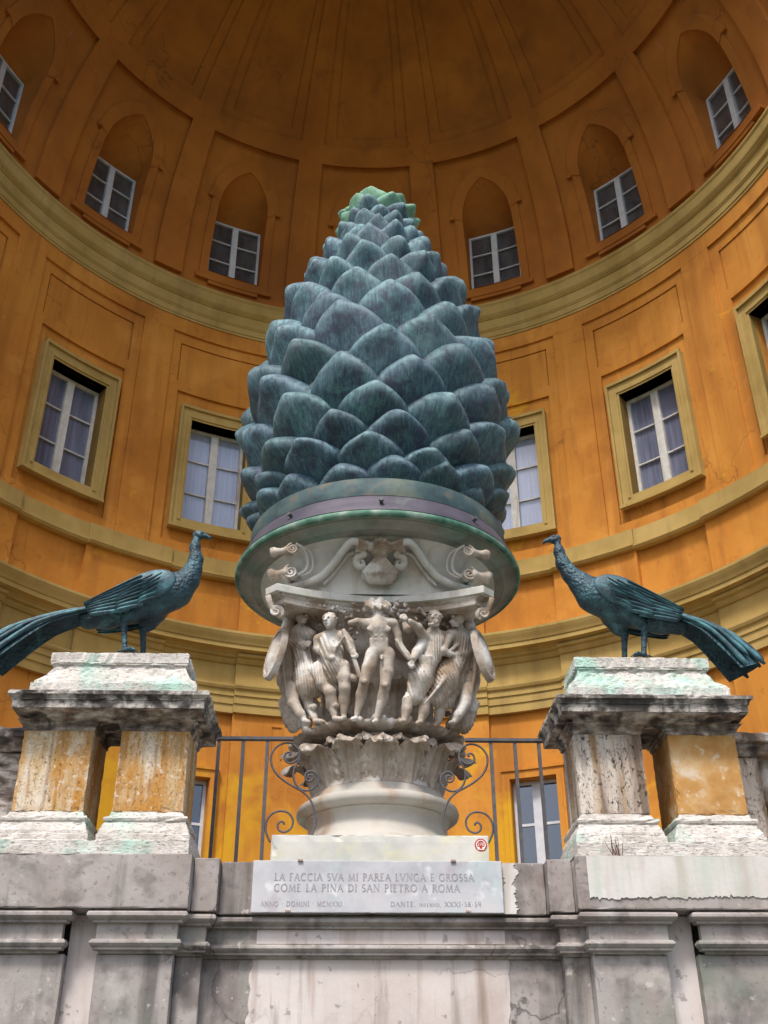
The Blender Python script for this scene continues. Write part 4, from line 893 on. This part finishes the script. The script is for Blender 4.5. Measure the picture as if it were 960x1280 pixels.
for s in (-1, 1):
    o = mk('figure', corner(s).mesh(.008), MARBLE, cap, True); o['label'] = 'draped supporter with shield at the %s corner of the capital' % ('left' if s < 0 else 'right')
    # oval shield with raised rim, turned towards the corner
    V, F = [], []; c = Vector((s*.668, 6.47, 4.40)); ux = Vector((s*.55, .83, 0)).normalized(); uz = Vector((-s*.22, 0, 1)).normalized(); un = ux.cross(uz)*s; un = un if un.x*s > 0 else -un
    prof = [(.0,.035),(.3,.034),(.6,.026),(.8,.014),(.82,.022),(.94,.020),(1.0,.004),(.98,-.012)]
    for i in range(36):
        a = 2*PI*i/36
        for rr, hh in prof: V.append(c+ux*(.095*rr*math.cos(a))+uz*(.185*rr*math.sin(a))+un*hh*1.3)
    k = len(prof)
    for i in range(36):
        j = (i+1) % 36
        for t in range(k-1): F.append((i*k+t, j*k+t, j*k+t+1, i*k+t+1))
    mk('shield', (V, F), MARBLE, cap, True, 50)
    # corner volute under the abacus
    pts = [(s*(.672+(.008+.032*q/30)*math.cos(1.2+q*.30)), 6.325+.0006*q, 4.635+(.008+.032*q/30)*math.sin(1.2+q*.30)) for q in range(31)]
    pts += [(s*.70, 6.33, 4.66), (s*.715, 6.325, 4.70), (s*.73, 6.31, 4.745)]
    mk('corner_volute', tube(pts, [.006+.005*min(1, q/20) for q in range(len(pts))], 8, flat=1.8), MARBLE, cap, True)
# small leaf and flower fill behind the heads
FS = SDF(.008); rs = np.random.RandomState(5)
for k in range(150):
    x = -.56+1.12*rs.rand(); z = 4.52+.19*rs.rand(); r = bell_r(z)+.06
    y = AY-math.sqrt(max(.01, r*r-x*x)); a = rs.rand()*6.3
    FS.cap((x, y-.012, z), (x+.022*math.cos(a), y-.028, z+.022*math.sin(a)), .009, .012)
mk('leaf_relief', FS.mesh(.0075), MARBLE, cap, True)
# abacus: concave sides, cut corners
def abac(off):
    a, c, sag = .745+off, .075, .165; pts = []
    for q in range(4):
        rot = Matrix.Rotation(q*PI/2, 3, 'Z')
        for i in range(17):
            t = -1+2*i/16; x = t*(a-c); y = -a+sag*(1-t*t)
            pts.append(rot @ Vector((x, y, 0)))
    return pts
def abslab(prof):
    V, F = [], []; n = 68
    for off, z in prof: V += [(AX+p.x, AY+p.y, z) for p in abac(off)]
    for i in range(len(prof)-1):
        for k in range(n): j = (k+1) % n; F.append((i*n+k, i*n+j, (i+1)*n+j, (i+1)*n+k))
    F += [tuple(range(n-1, -1, -1)), tuple((len(prof)-1)*n+k for k in range(n))]
    return V, F
mk('abacus', abslab([(-.012, 4.752), (.0, 4.756), (.004, 4.800), (-.004, 4.806)]), DRUMM, cap, True, 30)
mk('egg_moulding', abslab([(-.060, 4.690), (-.050, 4.694), (-.046, 4.712), (-.052, 4.716), (-.050, 4.730), (-.030, 4.742), (-.022, 4.7515)]), MARBLE, cap, True, 30)
eg = SDF(.004); eg.ell((0,0,0), (.013,.011,.018)); ev, ef = eg.mesh(.004)
egme = bpy.data.meshes.new('egg'); egme.from_pydata([tuple(p) for p in ev], [], ef); egme.materials.append(MARBLE); egme.polygons.foreach_set('use_smooth', [True]*len(ef))
dt = SDF(.003)
for k in (-1, 0, 1): dt.cap((0,0,.010), (k*.010,-.002,-.012), .003, .005)
dv, df_ = dt.mesh(.003); dtme = bpy.data.meshes.new('dart'); dtme.from_pydata([tuple(p) for p in dv], [], df_); dtme.materials.append(MARBLE)
for i, t in enumerate([-.84,-.66,-.56,-.43,-.18,.18,.32,.44,.84]):
    x = t*.60; y = AY-.745+.165*(1-(x/.67)**2)+.048
    put(egme, 'egg', cap, (AX+x, y, 4.722), -t*.35)
    if i not in (5, 6): put(dtme, 'dart', cap, (AX+x+.032, y-.002, 4.724), -t*.35)
# flared drum between abacus and dish, with the scrolled pediment on its front
FLR = [(.60, 4.80), (.605, 4.86), (.625, 4.93), (.67, 5.0), (.735, 5.055), (.82, 5.10), (.90, 5.135), (.965, 5.152)]
fr = lambda z: float(np.interp(z, [q[1] for q in FLR], [q[0] for q in FLR]))
pz = lambda z: float(np.interp(z, [4.80, 4.95, 5.06, 5.12], [4.5, 4.0, 2.6, 2.0]))   # plan exponent: squarish below, round above
def onf(x, z, d=0.0):     # point on the front of the flare; d = how far it stands proud
    r, p = fr(z), pz(z); return (AX+x, AY-max(.004, r**p-min(abs(x), r*.99)**p)**(1/p)-d, z-d*.25)
V, F = [], []; zs = list(np.linspace(4.803, 5.112, 20))
for z in zs:
    r, p = fr(z), pz(z)
    for i in range(96):
        a = 2*PI*i/96; c, s_ = abs(math.cos(a)), abs(math.sin(a)); k = r/((c**p+s_**p)**(1/p)); V.append((AX+k*math.sin(a), AY-k*math.cos(a), z))
for t in range(len(zs)-1):
    for i in range(96): j = (i+1) % 96; F.append((t*96+i, t*96+j, (t+1)*96+j, (t+1)*96+i))
mk('upper_drum', (V, F), DRUMM, cap, True, 60)
for s in (-1, 1):
    ctr = [(.128+(.008+.030*q/26)*math.cos(1.0+q*.28), 4.992+(.008+.030*q/26)*math.sin(1.0+q*.28)) for q in range(27)]
    top = smooth([ctr[-1], (.112,5.040), (.145,5.078), (.195,5.082), (.245,5.050), (.285,5.010), (.330,4.965), (.385,4.920), (.455,4.895), (.530,4.895), (.590,4.925), (.615,4.965), (.600,5.000), (.575,5.000), (.566,4.975), (.58,4.962)], 5)[1:]
    pts = [onf(s*x, z, .055) for x, z in ctr+top]
    mk('scroll', tube(pts, [.013]*10+[.026]*(len(pts)-10), 8), DRUMM, cap, True)
    low = smooth([(.165,5.045), (.215,5.035), (.265,4.985), (.32,4.925), (.375,4.875)], 6)
    mk('scroll', tube([onf(s*x, z, .022) for x, z in low], .015, 6), DRUMM, cap, True)
    # rolled bolsters at the corners, with spiral faces
    for zc, rr, xo, yc in ((4.905, .046, .600, 6.31), (5.045, .036, .590, 6.25)):
        mk('bolster', tube([(s*(xo+q*.022), yc+q*.006, zc) for q in range(7)], [rr, rr*.98, rr*.70, rr*.62, rr*.74, rr*1.0, rr*.9], 18), MARBLE, cap, True)
        mk('volute', tube([(s*(xo-.012)+s*(.004+rr*.98*q/36)*math.cos(q*.36+1), yc-.02-.0012*q*.1, zc+(.004+rr*.98*q/36)*math.sin(q*.36+1)) for q in range(37)], .009, 6), MARBLE, cap, True)
    for k in range(2):
        m_ = .034*k
        arcp = smooth([(s*(.560-m_*.3), 6.24+.01*k, 5.090-.004*k), (s*(.505-m_), 6.27+.012*k, 5.065-.006*k), (s*(.480-m_), 6.32+.012*k, 5.0), (s*(.495-m_), 6.335+.012*k, 4.94), (s*(.545-m_*.5), 6.31+.02*k, 4.895)], 6)
        mk('scroll', tube(arcp, .011-.003*k, 6), DRUMM, cap, True)
PS = SDF(.008)          # palmette and shell in the middle
for k in range(-3, 4):
    a = k*.30; PS.chain([onf(.010*k, 5.005, .05), onf(.045*math.sin(a), 5.01+.05*math.cos(a), .06), onf(.080*math.sin(a)*1.1, 5.01+.078*math.cos(a), .065), onf(.095*math.sin(a)*1.15, 5.01+.076*math.cos(a)-.006, .085)], [.012,.016,.015,.009])
for k in range(-4, 5): PS.chain([onf(.010*k, 5.0, .075), onf(.026*k, 4.935, .085-.005*abs(k)), onf(.017*k, 4.868, .05)], [.012,.017,.010])
PS.ell(onf(0, 4.92, .03), (.125,.05,.065))
for s in (-1, 1):
    for k in range(5): PS.chain([onf(s*(.03+.014*k), 5.030+.006*k, .06), onf(s*(.060+.018*k), 5.068+.004*k, .07), onf(s*(.080+.020*k), 5.052-.004*k, .085)], [.010,.013,.008])
mk('palmette', PS.mesh(.006), MARBLE, cap, True)

# ------------------------------------------------------------------ dish
dish = thing('stone_dish', 'wide round dish with green stained marble underside and lead covered rim below the pine cone', 'dish', (AX, AY, 5.09))
mk('bowl', lathe([(0, 5.095), (.80, 5.095), (.815, 5.097), (.825, 5.106), (.86, 5.112), (.90, 5.125), (.912, 5.124), (.922, 5.133), (.965, 5.148), (.985, 5.152), (.985, 5.162), (1.005, 5.164)], AX, AY, 96), DISH_M, dish, True, 40)
mk('lip', lathe([(1.0, 5.162), (1.022, 5.163), (1.030, 5.172), (1.032, 5.192), (1.026, 5.202), (1.0, 5.206)], AX, AY, 96), LIP, dish, True, 40)
mk('lead_flashing', lathe([(1.0, 5.204), (1.027, 5.207), (1.024, 5.216), (1.000, 5.262), (.965, 5.318), (.952, 5.352), (.940, 5.362), (.90, 5.366)], AX, AY, 96), LEAD, dish, True, 50)
for a in (-.64, 0.0, .68):
    r = .985; P = Vector((AX+r*math.sin(a), AY-r*math.cos(a), 5.275)); n_ = Vector((math.sin(a), -math.cos(a), .25)).normalized()
    mk('bolt', tube([P-n_*.03, P+n_*.028, P+n_*.030, P+n_*.042], [.012,.012,.017,.015], 8), IRON, dish)

# ------------------------------------------------------------------ bronze pine cone
cone = thing('pine_cone', 'giant blue-green bronze pine cone with greenish tip standing on the round dish', 'sculpture', (AX, AY, 5.366))
ZT = [5.50, 5.62, 5.75, 6.0, 6.25, 6.6, 7.0, 7.4, 7.65, 7.95, 8.33, 8.54, 8.70, 8.83, 8.92]
RT = [.88, .94, .985, 1.03, 1.065, 1.07, .97, .865, .78, .635, .455, .375, .335, .315, .24]
rt = lambda z: float(np.interp(z, ZT, RT))
mk('collar', lathe([(.0, 5.362), (.945, 5.362), (.948, 5.40), (.935, 5.50), (.928, 5.508), (.90, 5.512), (0, 5.515)], AX, AY, 96), RINGP, cone, True, 40)
mk('core', lathe([(0, 5.51)]+[(max(.01, rt(z)-.15*min(1, rt(z)/.6)), z) for z in np.linspace(5.51, 8.9, 60)], AX, AY, 64), COREP, cone, True)
def scalemesh(seed):
    rs = np.random.RandomState(seed); nu, nv = 18, 24; V, F, RM = [], [], []
    ph = rs.rand(6)*6.28; asym = (rs.rand()-.5)*.16; pk0 = .38+.16*rs.rand(); sharp_ = 1.8+.9*rs.rand()
    for i in range(nv+1):
        v = -1+2*i/nv
        Wd = max(.0, (1-abs(v)**1.3))**.80 if v < 0 else max(0, 1-abs(v)**1.9)**.66
        for j in range(nu+1):
            u = -1+2*j/nu; x = u*Wd+asym*(1-v*v)*.5; pk = pk0-.50*u*u
            if v < pk: s_ = (v+1)/(pk+1); prof = s_**.95*(1+.16*math.sin(PI*s_))
            else: s_ = (v-pk)/(1-pk); prof = max(0, 1-s_**2.0)**.7
            cross = max(0, 1-abs(u)**sharp_)**.70
            ridge = .15*max(0, 1-abs(u)*2.2)*max(0, 1-abs(v-pk*.5)*.9)
            n_ = .025*math.sin(3*u+ph[0]+2*v)+.02*math.sin(5*v+ph[1]-3*u)+.012*math.sin(9*u+ph[2])
            dimp = -.09*math.exp(-((u-.35*math.cos(ph[4]))**2+(v+.1)**2)*8)
            y = prof*cross*(1+n_*2)+ridge*prof+dimp*prof-.06
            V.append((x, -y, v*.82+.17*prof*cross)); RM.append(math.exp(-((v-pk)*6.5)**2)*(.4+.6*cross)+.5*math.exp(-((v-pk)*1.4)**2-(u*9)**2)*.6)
    k = nu+1
    for i in range(nv):
        for j in range(nu): F.append((i*k+j, i*k+j+1, (i+1)*k+j+1, (i+1)*k+j))
    me = bpy.data.meshes.new('scale'); me.from_pydata(V, [], F); me.polygons.foreach_set('use_smooth', [True]*len(F))
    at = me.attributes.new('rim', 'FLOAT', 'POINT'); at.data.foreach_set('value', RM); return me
SM = {}
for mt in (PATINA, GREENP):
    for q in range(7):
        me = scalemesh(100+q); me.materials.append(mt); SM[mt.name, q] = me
rows = [5.57, 5.70, 5.86, 6.05, 6.27, 6.50, 6.73, 6.96, 7.18, 7.39, 7.59, 7.78, 7.96, 8.13, 8.28, 8.42, 8.55, 8.67, 8.77, 8.86]
rs = np.random.RandomState(21)
for i, z0 in enumerate(rows):
    n = (15, 13, 12)[i] if i < 3 else 11 if i < 12 else 10 if i < 15 else (9, 8, 8, 7, 5)[i-15]
    up = rows[i+1]-z0 if i+1 < len(rows) else .1
    dn = z0-rows[i-1] if i else .14
    for j in range(n):
        tw = j+.5*(i % 2)+.06*i+rs.randn()*.05; a = 2*PI*tw/n+.12+rs.randn()*.03
        z = z0+.25*up*((j/n)-.5)+rs.randn()*.028
        r = rt(z); dr = (rt(z+.06)-rt(z-.06))/.12
        bul = .225*min(1, (r/.75)**.75)*(0.62 if i == 0 else .8 if i == 1 else 1)*(1+rs.randn()*.12)
        rr = r-bul*.86
        hw = max(.055, PI*(rr+bul*.5)/n*1.13)*(1+rs.randn()*.04); hz = (up+dn)*.74*(1+rs.randn()*.05)
        if i >= 17: hw *= 1.08; hz = max(hz, .14); bul *= 1.2
        slope = math.atan(dr)*.55
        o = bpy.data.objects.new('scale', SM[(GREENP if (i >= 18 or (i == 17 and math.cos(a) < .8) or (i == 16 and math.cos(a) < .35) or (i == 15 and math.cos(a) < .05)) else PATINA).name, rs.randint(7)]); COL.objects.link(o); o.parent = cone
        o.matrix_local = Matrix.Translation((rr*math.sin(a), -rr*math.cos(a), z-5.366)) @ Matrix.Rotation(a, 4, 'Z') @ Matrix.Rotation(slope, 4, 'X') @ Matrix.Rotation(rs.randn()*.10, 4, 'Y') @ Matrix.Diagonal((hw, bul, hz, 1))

# ------------------------------------------------------------------ peacocks
def feather(L, W, th, bend=0.0):
    """flat feather with a raised shaft: local x along, y thickness outward (-y), z across"""
    nu, nv = 14, 6; V, F = [], []
    for i in range(nu+1):
        u = i/nu; wd = W*(.55+.45*math.sin(PI*min(1, u*1.1)*.5))*(1 if u < .8 else math.sqrt(max(0, 1-((u-.8)/.2)**2))*.97+.03)
        for j in range(nv+1):
            v = -1+2*j/nv
            V.append((u*L, -(th*(1-v*v)**.5*.8+th*.5*math.exp(-(v*6)**2)), v*wd+bend*u*u))
    k = nv+1
    for i in range(nu):
        for j in range(nv): F.append((i*k+j, (i+1)*k+j, (i+1)*k+j+1, i*k+j+1))
    return V, F
def peacock(s, label, foot_x, tail_drop, tail_len, neck):
    """s = +1 faces +x. local design: X forward, Y depth, Z up from the feet"""
    ox, oy, oz = foot_x, 5.875, 4.112
    W = lambda X, Z, Y=0.0: (ox+s*X, oy+Y, oz+Z*.97+(.055 if Z > .12 else .45*Z))
    t = thing('peacock_statue', label, 'statue', (ox, oy, oz), 'bronze peacocks flanking the pine cone')
    S = SDF(.03)
    hx, hz = neck[-1]
    S.chain([W(.235,.40), W(.29,.47)]+[W(x, z) for x, z in neck], [.100,.070]+list(np.linspace(.050,.019,len(neck))), .03)
    S.ell(W(hx+.015, hz+.022), (.042,.026,.031), .010, -s*.25)
    S.chain([W(hx+.050, hz+.018), W(hx+.082, hz+.004), W(hx+.092, hz-.016)], [.017,.011,.004], .005)
    for q in (-1, 1): S.ell(W(hx+.030, hz+.030, q*.021), (.009,.006,.008), .003); S.cap(W(hx+.030, hz+.030, q*.028), W(hx+.030, hz+.030, q*.029), .003, .003, .001, None, True)
    S.ell(W(.09,.345), (.235,.115,.132), .035, s*.42); S.ell(W(.20,.385), (.12,.095,.102), .035, s*.5)
    S.chain([W(-.05,.285), W(-.16,.235), W(-.27,.195)], [.108,.088,.062], .035)
    for q, (kx, hxk, fx) in ((-1, (.02,-.045,-.020)), (1, (.10,.045,.065))):
        yy = q*.062; fz = .012
        S.chain([W(kx+.01,.27,yy), W((kx+hxk)/2+.005,.205,yy), W(hxk,.155,yy)], [.066,.048,.026], .02)
        S.chain([W(hxk,.155,yy), W(hxk+.012,.08,yy), W(fx,fz+.01,yy)], [.022,.017,.017], .008)
        for ang in (-.5, 0, .5): S.chain([W(fx,fz,yy), W(fx+.045*math.cos(ang),fz+.006,yy+.045*math.sin(ang)), W(fx+.080*math.cos(ang),fz-.006,yy+.080*math.sin(ang))], [.011,.009,.005], .004)
        S.cap(W(fx,fz,yy), W(fx-.045,fz-.004,yy), .010, .006, .004)
    mk('body', S.mesh(.0085), BIRD, t, True)
    # breast and neck plumage: rows of small overlapping scales on the near and far side
    # folded wings: rows of feathers
    for q in (-1, 1):
        sh = SDF(.02); sh.ell(W(.085,.375,q*.105), (.165,.030,.095), .02, s*.40); sh.ell(W(-.04,.325,q*.112), (.16,.022,.070), .02, s*.46)
        wing = mk('wing', sh.mesh(.008), BIRD_F, t, True)
        for row, (n, L, wd, x0, z0, dx, dz, ang, dy) in enumerate(((8, .37, .017, .04, .430, -.006, -.033, .52, .132), (7, .24, .018, .11, .432, -.006, -.034, .52, .144), (6, .14, .018, .165, .440, -.006, -.034, .54, .154))):
            for k in range(n):
                v, f = feather(L*(1-.05*k), wd, .010); a = ang-.055*k+.04*row
                pts = []
                for (x, y, z) in v:
                    X = x0+dx*k-(x*math.cos(a)-z*math.sin(a)*-1*0)-z*math.sin(a)*.0; Z = z0+dz*k-x*math.sin(a)+z*math.cos(a); X += z*math.sin(a)
                    yy = q*(dy-.020*max(0, (x/L))**2-.018*abs(k-2.5)/2.5*0+(-y)-.10*max(0, Z-.40))
                    pts.append(W(X, Z, yy))
                mk('wing_feather', (pts, f), BIRD_F, wing, True)
    # long train: feathers laid side by side over an arched back
    nf = 10
    for k in range(nf):
        th = (-1+2*k/(nf-1))*.82; lk = 1-.05*(k % 2)-.03*math.sin(k*2.1)
        pts, rad = [], []
        for i in range(22):
            u = i/21*lk; X = -.20-tail_len*u; Z = .250-tail_drop*(u**1.15)+.035*math.sin(PI*u)
            ar = .100+.060*u; Yd = ar*math.sin(th)*1.0; Zd = ar*(math.cos(th)-1)*(.95-.1*u)
            end = .24*th*th*u
            pts.append(W(X+end, Z+Zd+.02, Yd)); rad.append((.0075+.0095*u+.005*u**6)*(1 if i < 20 else .8 if i < 21 else .35))
        mk('tail_feather', tube(pts, rad, 7, flat=1.0, up=None), BIRD_F, t, True)
    # hollow underside of the train
    V, F = [], []
    for i in range(12):
        u = i/11; X = -.14-(tail_len+.06)*.94*u; Z = .250-tail_drop*(u**1.15)+.035*math.sin(PI*u); ar = .093+.060*u
        for j in range(11):
            th = (-1+2*j/10)*.82; V.append(W(X+.24*th*th*u, Z+ar*(math.cos(th)-1)*.95+.012, ar*math.sin(th)))
    for i in range(11):
        for j in range(10): F.append((i*11+j, i*11+j+1, (i+1)*11+j+1, (i+1)*11+j))
    mk('tail_shell', (V, F), BIRD, t, True)
    return t
peacock(1, 'bronze peacock facing right on the left pedestal, tail cut off by picture edge', -1.475, .27, .76, [(.318,.545),(.330,.62),(.316,.705),(.320,.775)])
peacock(-1, 'bronze peacock facing left on the right pedestal, long tail hanging down to the right', 1.515, .27, .56, [(.350,.54),(.392,.62),(.408,.705),(.412,.775)])

# ------------------------------------------------------------------ weed growing from the right pedestal
wd = thing('dry_weed', 'small reddish dry weed growing from the joint of the right pedestal base', 'weed', (1.20, 5.64, 2.93))
rs = np.random.RandomState(3)
for k in range(9):
    a = (rs.rand()-.5)*1.0; L = .05+.09*rs.rand(); pts = [(1.20+.006*k-.02, 5.642, 2.928)]
    for q in range(4): pts.append((pts[-1][0]+math.sin(a)*L/4+rs.randn()*.003, 5.642-.004*q, pts[-1][2]+math.cos(a)*L/4))
    mk('stalk', tube(pts, [.0026,.0022,.0018,.0014,.001], 5), DRY, wd)
